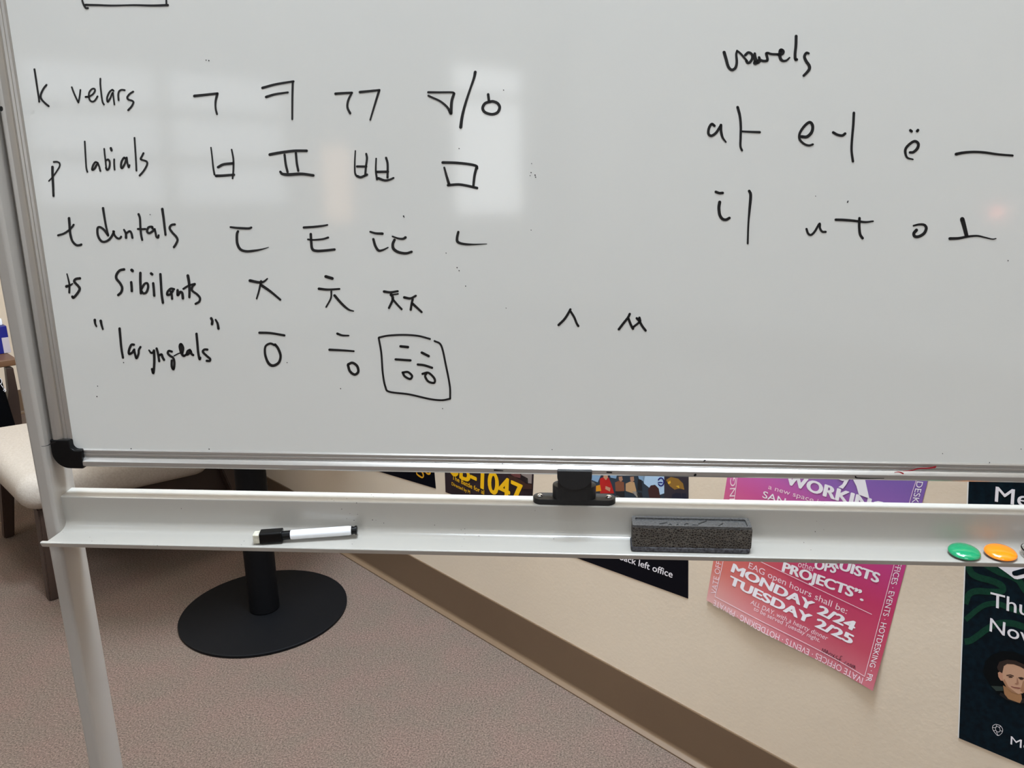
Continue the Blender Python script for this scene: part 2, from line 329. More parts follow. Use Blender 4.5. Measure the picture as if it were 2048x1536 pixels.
# ------------------------------------------------------------------ ink strokes
def smooth_path(P, n=7):
    if len(P) < 3: return [Vector(p) for p in P]
    P = [Vector(p) for p in P]; out = []
    for i in range(len(P) - 1):
        a = P[i - 1] if i else P[0] * 2 - P[1]; b_, c = P[i], P[i + 1]; d_ = P[i + 2] if i + 2 < len(P) else P[-1] * 2 - P[-2]
        for k in range(n):
            t = k / n
            out.append(.5 * ((2 * b_) + (c - a) * t + (2 * a - 5 * b_ + 4 * c - d_) * t * t + (3 * b_ - a - 3 * c + d_) * t ** 3))
    out.append(P[-1]); return out
def ribbon(bm, P, w, proj, toward, caps=True):
    """brush stroke through photo points P, w = width or list of widths along it"""
    C = smooth_path(P); n = len(C); ws = [k_ * 1.08 for k_ in (w if isinstance(w, (list, tuple)) else (w, w))]
    def width(i):
        t = i / max(1, n - 1) * (len(ws) - 1); k = min(int(t), len(ws) - 2); return ws[k] + (ws[k + 1] - ws[k]) * (t - k)
    L, R = [], []
    for i, p in enumerate(C):
        d_ = (C[min(i + 1, n - 1)] - C[max(i - 1, 0)]); d_ = d_.normalized() if d_.length > 1e-6 else Vector((1, 0))
        q = Vector((-d_.y, d_.x)) * width(i) / 2; L.append(p + q); R.append(p - q)
    ring = lambda p: bm.verts.new(proj(p.x, p.y))
    Lv, Rv = [ring(p) for p in L], [ring(p) for p in R]
    fs = []
    for i in range(n - 1): fs.append(bm.faces.new((Lv[i], Lv[i + 1], Rv[i + 1], Rv[i])))
    for p, i in ((C[0], 0), (C[-1], n - 1)):
        r = width(i) / 2
        if caps and r > .3: fs.append(bm.faces.new([ring(p + Vector((r * math.cos(k * math.pi / 6), r * math.sin(k * math.pi / 6)))) for k in range(12)]))
    # joints of hard corners
    for i in range(1, n - 1):
        a, c = (C[i] - C[i - 1]), (C[i + 1] - C[i])
        if a.length > 1e-6 and caps and c.length > 1e-6 and a.angle(c) > .35:
            r = width(i) / 2; fs.append(bm.faces.new([ring(C[i] + Vector((r * math.cos(k * math.pi / 5), r * math.sin(k * math.pi / 5)))) for k in range(10)]))
    for f in fs:
        f.normal_update()
        if f.normal.dot(toward) < 0: f.normal_flip()
def ell(cx, cy, rx, ry, rot=0, a0=0, a1=360, n=14):
    out = []
    for k in range(n + 1):
        a = math.radians(a0 + (a1 - a0) * k / n); x, y = rx * math.cos(a), ry * math.sin(a); r = math.radians(rot)
        out.append((cx + x * math.cos(r) - y * math.sin(r), cy + x * math.sin(r) + y * math.cos(r)))
    return out
def write(name, label, ox, oy, sc, strokes, m='ink', parent=None, proj=None, toward=None):
    bm = B(); proj = proj or onboard; toward = toward or BN
    for w, P in strokes:
        ribbon(bm, [(ox + x / sc, oy + y / sc) for x, y in P], w, proj, toward)
    return obj(name, bm, MT[m], parent or panel, label=label, smooth=0)
WORD, LET, CH = 'handwritten_word', 'handwritten_letter', 'handwritten_character'
a = (60, 130, 8.533)
write(LET, 'letter k', *a, [(3.6, [(75, 72), (95, 200), (125, 400), (150, 560), (156, 625)]), (3.8, [(280, 340), (235, 395), (195, 470), (180, 535), (200, 590), (255, 650), (318, 702)])])
write(WORD, 'word velars', *a, [
    (3.1, [(712, 378), (750, 480), (795, 580), (825, 640)]), (3.1, [(825, 640), (845, 540), (860, 425)]),
    (4, [(950, 545), (1010, 540)]), (3.4, [(1000, 545), (1070, 500), (1108, 440), (1095, 405), (1050, 415), (1010, 470), (1005, 550), (1030, 610), (1075, 625), (1115, 595), (1152, 535)]),
    (3.2, [(1200, 232), (1200, 330), (1215, 480), (1235, 620), (1262, 675)]),
    (3.5, [(1425, 440), (1400, 425), (1350, 470), (1315, 560), (1325, 628), (1360, 580), (1405, 480)]), (3, [(1415, 470), (1425, 560), (1440, 675)]),
    (3.6, [(1512, 600), (1505, 510), (1520, 450), (1560, 425), (1615, 430)]),
    (3.8, [(1760, 455), (1700, 495), (1660, 550), (1680, 590), (1740, 610), (1765, 640), (1730, 710), (1675, 770)])])
a = (80, 270, 8.533)
write(LET, 'letter p', *a, [([3.6, 3, 2.6], [(235, 460), (290, 458), (330, 480), (335, 530), (290, 610), (220, 710), (150, 785)]), ([5, 4.2], [(212, 545), (214, 700), (222, 860), (230, 1040)])])
write(WORD, 'word labials', *a, [
    (3.1, [(763, 110), (770, 250), (780, 420), (790, 560), (808, 630)]),
    (4, [(985, 480), (945, 465), (905, 520), (890, 590), (925, 580), (965, 510)]), (3.4, [(985, 475), (1010, 540), (1030, 615)]),
    (3.1, [(1095, 235), (1105, 340), (1120, 460), (1130, 570)]), (3.8, [(1130, 430), (1165, 420), (1190, 470), (1180, 560), (1145, 595), (1125, 560)]),
    (4.6, [(1208, 225), (1220, 262)]), (3.3, [(1265, 415), (1265, 500), (1273, 590)]),
    (4, [(1455, 400), (1430, 390), (1390, 460), (1382, 545), (1405, 560), (1450, 480), (1475, 390)]), (3.6, [(1480, 385), (1490, 470), (1512, 550), (1527, 515)]),
    (3.3, [(1612, 48), (1622, 200), (1635, 400), (1645, 608)]),
    (3.8, [(1765, 310), (1740, 360), (1718, 410), (1760, 430), (1820, 455), (1825, 510), (1770, 610), (1700, 692)])])
a = (100, 390, 7.314)
write(LET, 'letter t', *a, [([5, 4.4, 4.4], [(278, 340), (285, 430), (295, 560), (325, 670), (380, 730), (425, 735), (458, 725)]), (4, [(118, 590), (200, 565), (270, 520), (320, 470), (345, 435)])])
write(WORD, 'word dentals', *a, [
    ([4.6, 3.6], [(775, 192), (795, 320), (820, 460), (852, 592)]), (4.4, [(848, 590), (790, 510), (730, 470), (695, 490), (700, 590), (745, 670), (800, 685), (860, 655), (905, 600), (935, 535)]),
    (4, [(925, 530), (945, 590), (985, 632), (1020, 635), (1040, 610)]),
    ([3.6, 4.8], [(1082, 508), (1108, 560), (1112, 625)]), (4.2, [(1115, 560), (1165, 530), (1190, 560), (1205, 625)]),
    (4.2, [(1295, 280), (1315, 340), (1322, 470), (1332, 580), (1348, 655)]), (4, [(1285, 497), (1340, 500), (1395, 498)]),
    (4.4, [(1500, 490), (1490, 465), (1440, 475), (1420, 530), (1450, 558), (1500, 530), (1530, 500)]), (4, [(1530, 500), (1545, 560), (1555, 610), (1580, 622), (1588, 590)]),
    ([5, 4.2], [(1642, 205), (1660, 330), (1675, 460), (1690, 582)]),
    (4.4, [(1825, 430), (1775, 440), (1750, 485), (1790, 550), (1845, 610), (1865, 660), (1840, 720), (1812, 762)])])
a = (120, 530, 6.827)
write(LET, 'letters ts', *a, [([2.4, 4], [(95, 122), (112, 190), (128, 270), (126, 375)]), ([5.6, 4.4, 2.6], [(88, 292), (130, 280), (172, 255)]), (4.8, [(272, 182), (215, 192), (195, 228), (250, 290), (268, 330), (235, 390), (185, 445), (168, 432)])])
write(WORD, 'word sibilants', *a, [
    (4.8, [(875, 60), (815, 75), (772, 130), (770, 185), (820, 250), (848, 310), (835, 370), (795, 410)]), (5.6, [(978, 68), (990, 80)]), (4.8, [(972, 235), (978, 300), (980, 355)]),
    (4.9, [(1097, 108), (1096, 200), (1100, 300), (1105, 385)]), (4.4, [(1110, 330), (1150, 262), (1190, 250), (1203, 300), (1180, 370), (1140, 388), (1115, 360)]), (5, [(1243, 115), (1258, 128)]),
    (4.7, [(1272, 250), (1280, 330), (1286, 418)]), (4.7, [(1370, 125), (1378, 250), (1388, 400), (1405, 515)]),
    (4.6, [(1555, 330), (1510, 325), (1470, 365), (1465, 405), (1505, 400), (1540, 355)]), (4.4, [(1510, 360), (1525, 410), (1530, 460)]),
    (5, [(1605, 345), (1608, 410), (1640, 370), (1668, 385), (1678, 455)]),
    ([5.4, 4.4], [(1745, 145), (1762, 240), (1768, 340), (1766, 440)]), (4, [(1685, 325), (1760, 280), (1840, 258)]), (4.4, [(1840, 260), (1805, 300), (1805, 350), (1870, 400), (1910, 450), (1900, 500), (1852, 530)])])
a = (180, 630, 7.585)
write('quotation_mark', 'opening quotation mark', *a, [([5, 3], [(72, 75), (78, 130), (98, 172)]), ([5, 3.4], [(162, 88), (175, 150), (195, 215)])])
write('quotation_mark', 'closing quotation mark', *a, [(5, [(1838, 50), (1855, 90), (1850, 138)]), ([3.6, 5], [(1905, 72), (1935, 130), (1948, 205)])])
write(WORD, 'word laryngeals', *a, [
    ([4.8, 4.2], [(448, 205), (460, 340), (475, 500), (500, 648)]),
    (4.6, [(665, 450), (625, 455), (590, 540), (595, 590), (640, 570), (670, 525)]), (4.2, [(668, 530), (685, 600), (705, 655), (735, 590), (740, 530), (765, 485)]),
    ([3, 5], [(895, 535), (930, 575), (970, 560)]), ([5, 4.4], [(970, 540), (975, 660), (972, 780), (960, 880), (940, 820)]),
    (4.4, [(1010, 508), (1030, 580), (1050, 700)]), (4.6, [(1050, 610), (1085, 600), (1100, 640), (1122, 680)]),
    (4.4, [(1240, 555), (1195, 545), (1180, 580), (1215, 620), (1260, 650), (1280, 720), (1268, 820), (1240, 780), (1240, 690)]),
    ([2.4, 2.4], [(1275, 620), (1330, 590), (1380, 572)]), ([5, 5.6, 4], [(1400, 570), (1410, 500), (1380, 445), (1365, 480), (1385, 570), (1420, 620), (1465, 595)]),
    (4.6, [(1515, 530), (1480, 550), (1470, 600), (1510, 575), (1525, 545), (1540, 590), (1565, 608)]),
    (4.6, [(1615, 285), (1628, 420), (1640, 560), (1660, 665), (1672, 650)]),
    (4.4, [(1780, 525), (1735, 525), (1712, 560), (1770, 620), (1820, 665), (1815, 695), (1770, 695)])])
a = (1430, 60, 9.752)
write(WORD, 'word vowels', *a, [
    ([6, 5.2, 5.2, 4], [(178, 435), (215, 560), (255, 700), (300, 765), (350, 775), (405, 725), (425, 620), (415, 480), (430, 410)]), (4, [(430, 405), (500, 460), (570, 540), (625, 600)]),
    (5, [(590, 490), (650, 440), (715, 470), (730, 540), (690, 620), (640, 640), (612, 600)]),
    ([5, 7, 8.4], [(775, 460), (780, 540), (800, 620)]), ([8.6, 8.6], [(785, 640), (850, 610)]), (5, [(860, 535), (880, 580), (950, 605), (1020, 590), (1015, 520), (1000, 460), (1030, 450)]),
    (4.6, [(1030, 448), (1110, 470), (1230, 475)]), ([6, 7, 5.6, 3], [(1240, 480), (1310, 460), (1325, 415), (1285, 395), (1265, 450), (1275, 550), (1320, 600), (1390, 595), (1455, 540)]),
    ([5.6, 5.2], [(1583, 120), (1578, 300), (1562, 470), (1570, 570), (1595, 575)]), ([4.6, 5.6, 6, 4.6], [(1825, 455), (1780, 450), (1745, 520), (1780, 610), (1835, 690), (1840, 760), (1790, 830), (1730, 890)])])
a = (1400, 200, 6.4)
write(LET, 'letter a', *a, [(5, [(185, 330), (150, 308), (115, 360), (108, 430), (145, 458), (205, 420), (265, 330)]), ([5.2, 5, 3], [(268, 320), (270, 400), (290, 480), (332, 538)])])
write(CH, 'vowel sign beside letter a', *a, [([5.2, 4.6, 4], [(482, 92), (510, 200), (522, 330), (520, 480), (518, 590), (538, 645)]), ([3.6, 4.6], [(540, 402), (650, 408), (765, 412)])])
write(LET, 'letter e', *a, [([6, 5.6, 4.6, 4], [(1300, 470), (1370, 470), (1430, 410), (1442, 330), (1405, 285), (1340, 330), (1280, 420), (1275, 500), (1330, 560), (1395, 582), (1445, 568)])])
write(CH, 'vowel sign beside letter e', *a, [(5, [(1705, 415), (1760, 445), (1820, 455), (1858, 430)]), ([5, 4.6, 4.6], [(1970, 165), (1962, 320), (1948, 480), (1940, 640), (1958, 785)])])
a = (1400, 370, 5.689)
write(LET, 'letter i', *a, [(5, [(180, 78), (220, 92), (258, 90)]), ([6, 5], [(224, 195), (215, 260), (225, 340), (255, 385), (295, 395), (335, 375)])])
write(CH, 'upright vowel sign beside letter i', *a, [([5.2, 5.6, 3.6, 3.6], [(560, 68), (577, 120), (562, 300), (550, 450), (543, 665)])])
write(LET, 'letter u', *a, [(4.2, [(1212, 500), (1230, 550), (1262, 568), (1305, 530), (1360, 440), (1365, 490), (1390, 530), (1430, 533)])])
write(CH, 'vowel sign beside letter u', *a, [([4.8, 5, 4.4, 3], [(1545, 395), (1640, 398), (1760, 408), (1880, 422), (1970, 412)]), (5, [(1815, 378), (1812, 470), (1822, 560), (1850, 605)])])
a = (1780, 240, 7.642)
write(LET, 'letter e with two dots', *a, [(5.2, [(312, 158), (330, 172)]), (5.2, [(428, 155), (415, 170)]), ([4.6, 5.6, 5, 5, 3], [(305, 495), (360, 490), (420, 430), (432, 360), (380, 325), (310, 360), (245, 430), (235, 500), (265, 575), (350, 602)])])
write(CH, 'long dash vowel sign', *a, [([5.6, 4.8, 4.6, 4], [(1010, 522), (1120, 500), (1280, 488), (1450, 497), (1650, 525), (1875, 543)])])
a = (1780, 400, 7.642)
write(LET, 'letter o', *a, [([3.4, 5.4, 5.6, 6], [(360, 393), (440, 375), (520, 380), (555, 430), (520, 510), (440, 558), (380, 555), (365, 510), (405, 460)])])
write(CH, 'vowel sign beside letter o', *a, [([8.6, 7], [(1105, 295), (1135, 400), (1172, 550)]), ([5.6, 4.4, 3, 2], [(915, 590), (1050, 585), (1180, 560), (1330, 548), (1450, 572), (1560, 598), (1620, 590)])])
a = (1100, 600, 9.309)
write(CH, 'peaked consonant right of centre', *a, [([4.6, 4.4], [(160, 465), (270, 355), (345, 240), (380, 175)]), (4.2, [(385, 215), (450, 320), (495, 430), (528, 485)])])
write(CH, 'doubled peaked consonant', *a, [(4.6, [(1282, 545), (1370, 430), (1450, 330), (1485, 260)]), (4.6, [(1462, 350), (1505, 460), (1545, 535)]), (4.2, [(1555, 500), (1620, 450), (1680, 400)]), (4.6, [(1615, 340), (1665, 395), (1720, 490), (1780, 568)]), (4.6, [(1665, 330), (1680, 390)])])
a = (150, 0, 9.752)
write('drawn_box', 'bottom of a drawn box at the top edge', *a, [([3.2, 4], [(130, -90), (140, 0), (165, 80), (210, 155), (250, 158)]), ([4.4, 3.4, 4.6], [(205, 95), (450, 100), (750, 108), (1150, 100), (1500, 108), (1810, 100)]), (3.4, [(1778, -90), (1782, 80)])])
a = (380, 150, 5.12)
write(CH, 'velar consonant hook', *a, [([5.4, 5, 4.6], [(45, 215), (140, 205), (278, 190)]), ([5, 3.6, 3.6], [(280, 190), (262, 270), (262, 340), (276, 400)])])
write(CH, 'velar consonant with two bars', *a, [([5, 4], [(742, 132), (880, 95), (1060, 65)]), ([4.2, 3.6], [(1052, 70), (1048, 250), (1047, 452)]), ([5, 3.8], [(780, 225), (870, 198), (1002, 178)])])
write(CH, 'doubled velar consonant', *a, [([5, 4.4], [(1490, 192), (1570, 186), (1658, 182)]), ([4, 4.4], [(1655, 185), (1620, 260), (1612, 330), (1640, 392)]), ([5, 4.2], [(1740, 175), (1840, 165), (1938, 155)]), ([4.6, 3], [(1938, 155), (1890, 310), (1845, 460)])])
a = (840, 130, 10.97)
write(CH, 'pointed triangle consonant', *a, [([4.2, 3.6], [(180, 598), (400, 600), (700, 600), (755, 625)]), ([5, 5.6], [(745, 630), (695, 800), (680, 1060)]), ([4, 4, 5], [(185, 675), (260, 710), (450, 800), (600, 930), (670, 1060)])])
write('slash_mark', 'tall slash', *a, [([5.6, 4.2, 5, 6], [(1212, 155), (1180, 300), (1080, 590), (990, 870), (925, 1130), (892, 1365)])])
write(CH, 'ring consonant with stalk', *a, [(5, [(1495, 645), (1515, 800)]), (5.4, [(1520, 810), (1600, 800), (1700, 840), (1748, 930), (1700, 1040), (1580, 1082), (1430, 1040), (1375, 950), (1420, 850), (1520, 805)])])
a = (400, 280, 7.877)
write(CH, 'labial consonant open at top', *a, [([2.6, 3.6], [(172, 118), (190, 260), (208, 430), (228, 545)]), ([5.4, 4.6], [(255, 565), (350, 562), (535, 548)]), ([3, 3.6, 3.2], [(498, 150), (525, 300), (525, 480), (512, 605)]), (5, [(285, 428), (370, 385), (515, 368)])])
write(CH, 'labial consonant like an H', *a, [([5.6, 5], [(1100, 230), (1260, 200), (1480, 172), (1680, 170)]), (4.4, [(1332, 232), (1350, 380), (1380, 505)]), (4.4, [(1510, 205), (1525, 360), (1548, 485)]), ([4.4, 6, 5], [(1265, 500), (1300, 535), (1400, 545), (1600, 535), (1785, 558)])])
a = (690, 290, 7.062)
write(CH, 'doubled labial consonant', *a, [([2.6, 3.8], [(146, 82), (138, 240), (140, 380), (155, 428)]), (4, [(300, 125), (310, 190), (295, 310), (285, 430)]), (4.4, [(170, 303), (300, 305)]), ([5, 4.6], [(172, 440), (225, 455), (310, 418)]),
      ([3, 4], [(440, 190), (435, 360), (452, 485)]), (4.2, [(580, 180), (602, 270), (600, 460)]), (4.8, [(450, 380), (605, 378)]), ([5, 3.6], [(470, 470), (560, 500), (630, 490), (685, 465)])])
write(CH, 'labial box consonant', *a, [([5.2, 5], [(1380, 247), (1560, 252), (1740, 270), (1850, 295), (1865, 330)]), ([5.4, 4.6], [(1860, 310), (1830, 430), (1812, 590)]), ([3.6, 5.4], [(1402, 318), (1435, 440), (1470, 555)]), ([5, 5], [(1455, 568), (1600, 558), (1720, 575), (1865, 608)])])
a = (450, 430, 8.192)
write(CH, 'dental consonant under a bar', *a, [([3.6, 4.6, 4], [(90, 198), (200, 212), (380, 220), (430, 205)]), ([4.6, 5.2, 4.6, 1.2], [(212, 268), (195, 320), (200, 460), (250, 560), (350, 595), (500, 582), (620, 558), (715, 528)])])
write(CH, 'dental consonant with middle bar', *a, [([4.4, 4.2, 3], [(1290, 205), (1450, 195), (1600, 178), (1678, 162)]), ([4.8, 5.2, 4.6], [(1405, 312), (1412, 440), (1430, 555), (1500, 588), (1640, 582), (1795, 565)]), ([3.4, 3.8], [(1358, 400), (1450, 408), (1600, 395), (1690, 368)])])
a = (720, 440, 7.314)
write(CH, 'doubled dental consonant', *a, [([3.6, 5], [(150, 172), (230, 195), (328, 200)]), ([4.6, 5, 2.4], [(195, 280), (225, 380), (270, 445), (330, 440), (410, 402)]), ([3, 5], [(475, 240), (560, 270), (630, 275), (665, 255)]), ([5, 5.6, 4.4], [(505, 290), (480, 350), (490, 420), (560, 470), (670, 488), (755, 465)])])
write(CH, 'dental corner consonant', *a, [([4.6, 5.2, 4.4, 1.4], [(1438, 175), (1420, 260), (1430, 320), (1510, 350), (1650, 358), (1855, 350)])])
a = (480, 530, 5.12)
write(CH, 'sibilant consonant', *a, [([5.6, 5, 2.6], [(102, 160), (190, 178), (240, 172), (280, 140)]), ([4, 3], [(215, 165), (195, 260), (170, 345)]), ([5.6, 4], [(215, 205), (310, 270), (412, 355)])])
write(CH, 'sibilant consonant with top dash', *a, [(5.6, [(878, 118), (945, 138)]), ([5, 3.6], [(808, 243), (900, 252), (1018, 245)]), ([3.6, 3], [(935, 270), (930, 340), (882, 430)]), ([5, 4.6, 2.4], [(968, 312), (1040, 395), (1110, 455), (1162, 472)])])
write(CH, 'doubled sibilant consonant', *a, [([5, 4], [(1475, 272), (1540, 280), (1615, 268)]), (3, [(1540, 308), (1618, 296)]), ([5.6, 4], [(1548, 300), (1565, 350), (1525, 440)]), (4, [(1560, 345), (1610, 405), (1655, 452)]), ([5, 4], [(1682, 332), (1745, 342), (1800, 315)]), (4.4, [(1768, 350), (1755, 410), (1748, 458)]), ([5, 4], [(1765, 395), (1810, 435), (1860, 482)])])
a = (500, 640, 4.876)
write(CH, 'ring consonant under one bar', *a, [([4.6, 4.2], [(92, 124), (200, 128), (335, 150)]), ([4.4, 4, 5.4, 4.6, 5], [(240, 245), (195, 230), (150, 260), (148, 340), (180, 420), (225, 445), (280, 415), (298, 350), (275, 280), (245, 240)])])
write(CH, 'ring consonant under two bars', *a, [([4.6, 3], [(852, 133), (900, 150), (962, 152)]), ([4.6, 3.4], [(775, 290), (900, 296), (1012, 304)]), (4.8, [(958, 432), (1000, 418), (1045, 450), (1055, 505), (1020, 532), (975, 500), (955, 440)])])
write('drawn_box', 'rounded box drawn round the doubled ring consonant', *a, [(3.6, [(1755, 185), (1640, 155), (1500, 145), (1350, 152), (1258, 170)]), (3.6, [(1255, 175), (1280, 320), (1295, 520), (1320, 650), (1360, 700), (1550, 725), (1750, 770), (1870, 782), (1950, 768)]), (3.6, [(1952, 765), (1948, 640), (1910, 440), (1865, 250), (1800, 205)])])
write(CH, 'doubled ring consonant inside the box', *a, [(4.8, [(1468, 257), (1540, 264)]), (4.4, [(1420, 384), (1565, 394)]), (4.2, [(1492, 512), (1540, 508), (1580, 545), (1560, 575), (1510, 550), (1488, 512)]), (4.8, [(1675, 318), (1742, 352)]), (4.4, [(1636, 434), (1700, 442), (1775, 466)]), (4.2, [(1682, 525), (1740, 515), (1798, 570), (1795, 612), (1740, 600), (1708, 550), (1722, 518)])])
for x, y, r in ((412, 120, .9), (417.5, 121, 1), (193.7, 793, 1), (195, 772, .8), (262, 897, .9), (247, 725, .9), (574, 725, .8), (681, 777, .9), (885, 817, .8), (300, 429, .8), (1007, 180, .9), (918, 297, .9), (914, 535, 1), (931, 572, .9), (918, 541, .8), (807, 432, 1.2), (808, 434, .8),
               (1063, 327, .7), (1062, 345, .9), (1060, 351, .7), (1070, 350, 1.1), (1071, 354, .9), (1062, 460, .7), (1012, 616, .7), (892, 506, .8), (1695, 404, 1.1), (1696, 402, .9), (1631, 392, .7), (2016, 521, .9), (1979, 925, .8), (2042, 898, .8), (1885, 907, .7), (1104, 899, .7), (418, 898, .9), (1152, 920, .8)):
    write('marker_speck', None, 0, 0, 1, [(2 * r, [(x, y), (x + .3, y + .5)])])
onframe = lambda x, y: onboard(x, y, .0062)
write('red_scribble', 'red marker scribble on the lower frame rail', 0, 0, 1, [([1, 2.4, 3.4], [(1806, 942), (1822, 941), (1838, 937), (1860, 936), (1871, 933.5)]), (1, [(1834, 937), (1870, 936)]), ([1, 3], [(1789, 945), (1798, 944), (1806, 947)])], 'red_ink', wb, onframe)
for w, P in (([3, 1.4], [(989, 940.3), (1006, 941.6)]), (2.4, [(1214, 944.5), (1223, 945.2)]), (4, [(1389.5, 950.5), (1391, 949.5)]), (2.6, [(1408, 922), (1410, 920.8)]), ([2.6, 1], [(1711, 953), (1714, 956), (1740, 957), (1768, 956.5)]), (1.6, [(1004.5, 927.4), (1005, 928)])):
    write('black_scuff', 'black ink scuff on the lower frame rail', 0, 0, 1, [(w, P)], 'ink', wb, onframe)
write('black_scuff', 'thin black scratch on the left post', 0, 0, 1, [([.6, .8, 2, 2.4], [(83, 892.5), (94, 891.5), (103, 886.5), (110, 884.5)])], 'ink', wb, onpost, Vector((0, -1, 0)))
write('bolt_hole', 'small black bolt hole in the left post', 0, 0, 1, [(7, [(2, 216), (2.4, 219)])], 'ink', wb, onpost, Vector((0, -1, 0)))
# ------------------------------------------------------------------ things on the tray
p0, p1 = onplane(508, 1075, UP, .6562), onplane(714, 1060, Vector((0, 1, 0)), .7560)
AX = (p1 - p0).normalized(); LM = (p1 - p0).length
mk = thing('dry_erase_marker', 'white dry erase marker with black cap lying on the tray', 'marker', (p0 + p1) / 2)
sd = AX.cross(UP).normalized(); upm = sd.cross(AX)
def seg(t0, t1, r0, r1, name, m, label=None, n=32):
    b = B(); a_, c_ = p0 + AX * LM * t0, p0 + AX * LM * t1; h = (c_ - a_).length
    lathe(b, a_, [(r0 * .9, 0), (r0, h * .04), (r1, h * .96), (r1 * .9, h)], AX, n); return obj(name, b, m, mk, label=label)
barrel = seg(.345, .945, .0049, .0049, 'barrel', MT['white'])
seg(.26, .36, .0046, .0046, 'cap_collar', MT['black'], 'black ribbed collar')
b = B(); prism(b, [p0 + AX * LM * .062 + sd * x + upm * y for x, y in rrect(-.0062, .0062, -.0056, .0062, .0018, 3)], AX * LM * .215, .0006); cap = obj('cap', b, MT['black'], mk, label='square black cap')
b = B(); prism(b, [p0 + sd * x + upm * y for x, y in rrect(-.0052, .0052, -.0050, .0050, .001, 2)], AX * LM * .066, .0008); obj('felt_eraser', b, MT['felt_white'], cap, label='worn off-white felt tip eraser')
b = B(); lathe(b, p0 + AX * LM * .944, [(.0044, 0), (.0044, .0012), (.0039, .0014), (.0039, .0036), (.0046, .0038), (.0046, .0056), (.004, .006), (0, .006)], AX, 24); obj('end_plug', b, MT['black'], mk, label='black end plug')
# block eraser
ex0, ex1, ey0, ey1, ez0, ez1 = .0440, .1622, .7362, .7598, .6508, .6783
er = thing('whiteboard_eraser', 'dark grey foam block eraser sitting on the tray', 'eraser', ((ex0 + ex1) / 2, (ey0 + ey1) / 2, ez0))
V3 = lambda x, y, z: Vector((x, y, z))
b = B(); prism(b, [V3(x, y, ez0 - .0002) for x, y in rrect(ex0, ex1 - .0006, ey0, ey1, .003, 4)], UP * .0048, .001); obj('felt_pad', b, MT['felt'], er, label='pale grey felt pad')
b = B(); prism(b, [V3(x, y, ez0 + .0046) for x, y in rrect(ex0 + .001, ex1 + .0004, ey0 + .0008, ey1, .0025, 4)], UP * .0205, .0006); obj('foam_body', b, MT['foam'], er)
b = B(); o_ = rrect(ex0 + .0008, ex1 - .0004, ey0 + .001, ey1 - .0006, .0022, 4); i_ = rrect(ex0 + .0042, ex1 - .0042, ey0 + .0032, ey1 - .0044, .0014, 4); zt = ez1 + .0003
ov = [b.verts.new(V3(x, y, zt)) for x, y in o_]; iv = [b.verts.new(V3(x, y, zt)) for x, y in i_]; dv = [b.verts.new(V3(x, y, zt - .0018)) for x, y in i_]; ob = [b.verts.new(V3(x, y, zt - .0026)) for x, y in o_]
n_ = len(o_)
for k in range(n_):
    j = (k + 1) % n_; b.faces.new((ov[k], ov[j], iv[j], iv[k])); b.faces.new((iv[k], iv[j], dv[j], dv[k])); b.faces.new((ob[k], ob[j], ov[j], ov[k]))
b.faces.new(dv); bmesh.ops.recalc_face_normals(b, faces=b.faces[:]); capt = obj('moulded_top', b, MT['moulded'], er, smooth=30, label='moulded grey top with raised rim')
onet = lambda x, y: onplane(x, y, UP, zt - .0014)
write('embossed_mark', None, 1240, 1020, 7.314, [(1, [(580, 200), (640, 188), (685, 182)]), (1.2, [(705, 220), (735, 205), (760, 222)]), (1.2, [(830, 212), (850, 208)]), (1.4, [(945, 212), (970, 195), (1000, 200)]), (1.2, [(980, 222), (1040, 228), (1080, 215), (1140, 225)]), (1.4, [(1150, 198), (1200, 182), (1262, 160)]), (1.2, [(1440, 232), (1470, 212), (1505, 195)])], 'dark', capt, onet, UP)
# magnets
def magnet(px, py, name, label, m):
    c = onplane(px, py, UP, .6558); c = Vector((c.x, .7448, .6506))
    ax = Vector((0, -.09, 1)).normalized(); t = thing(name, label, 'magnet', c, 'round magnets on the tray')
    b = B(); lathe(b, c, [(0, .0004), (.0120, .0004), (.0122, .0026)], ax, 40); obj('magnet_base', b, MT['magnet'], t, label='dark magnet underside')
    b = B(); R = .0150
    lathe(b, c, [(.0122, .0016), (.0142, .0018), (R, .0026), (R, .0032), (.0144, .0044), (.0128, .0056), (.0100, .0067), (.0065, .0074), (.003, .0078), (0, .0079)], ax, 56); obj('magnet_dome', b, m, t, smooth=60)
    return t
magnet(1932.5, 1103, 'round_magnet', 'glossy green domed magnet on the tray, leftmost of the three', MT['green'])
magnet(2006, 1105, 'round_magnet', 'glossy orange domed magnet on the tray beside the green one', MT['orange'])
c = onplane(2075, 1102, UP, .6558); c = Vector((c.x, .7450, .6506)); ax = Vector((0, -.09, 1)).normalized()
t = thing('round_magnet', 'clear plastic disc magnet at the right end, cut off by the picture edge', 'magnet', c, 'round magnets on the tray')
b = B(); lathe(b, c, [(0, .0004), (.0072, .0004), (.0072, .0032), (0, .0034)], ax, 32); obj('magnet_base', b, MT['chrome'], t)
b = B(); lathe(b, c, [(.0080, .0006), (.0144, .0006), (.0150, .0014), (.0150, .0066), (.0142, .0076), (.0088, .0078), (.0078, .0070), (.0062, .0070), (.006, .0064), (0, .0064)], ax, 48); obj('clear_shell', b, MT['clear'], t, label='clear plastic shell')
b = B(); lathe(b, c, [(0, .0071), (.0055, .0071), (.0055, .0082), (0, .0084)], ax, 32); obj('centre_button', b, MT['white'], t, label='white centre button')
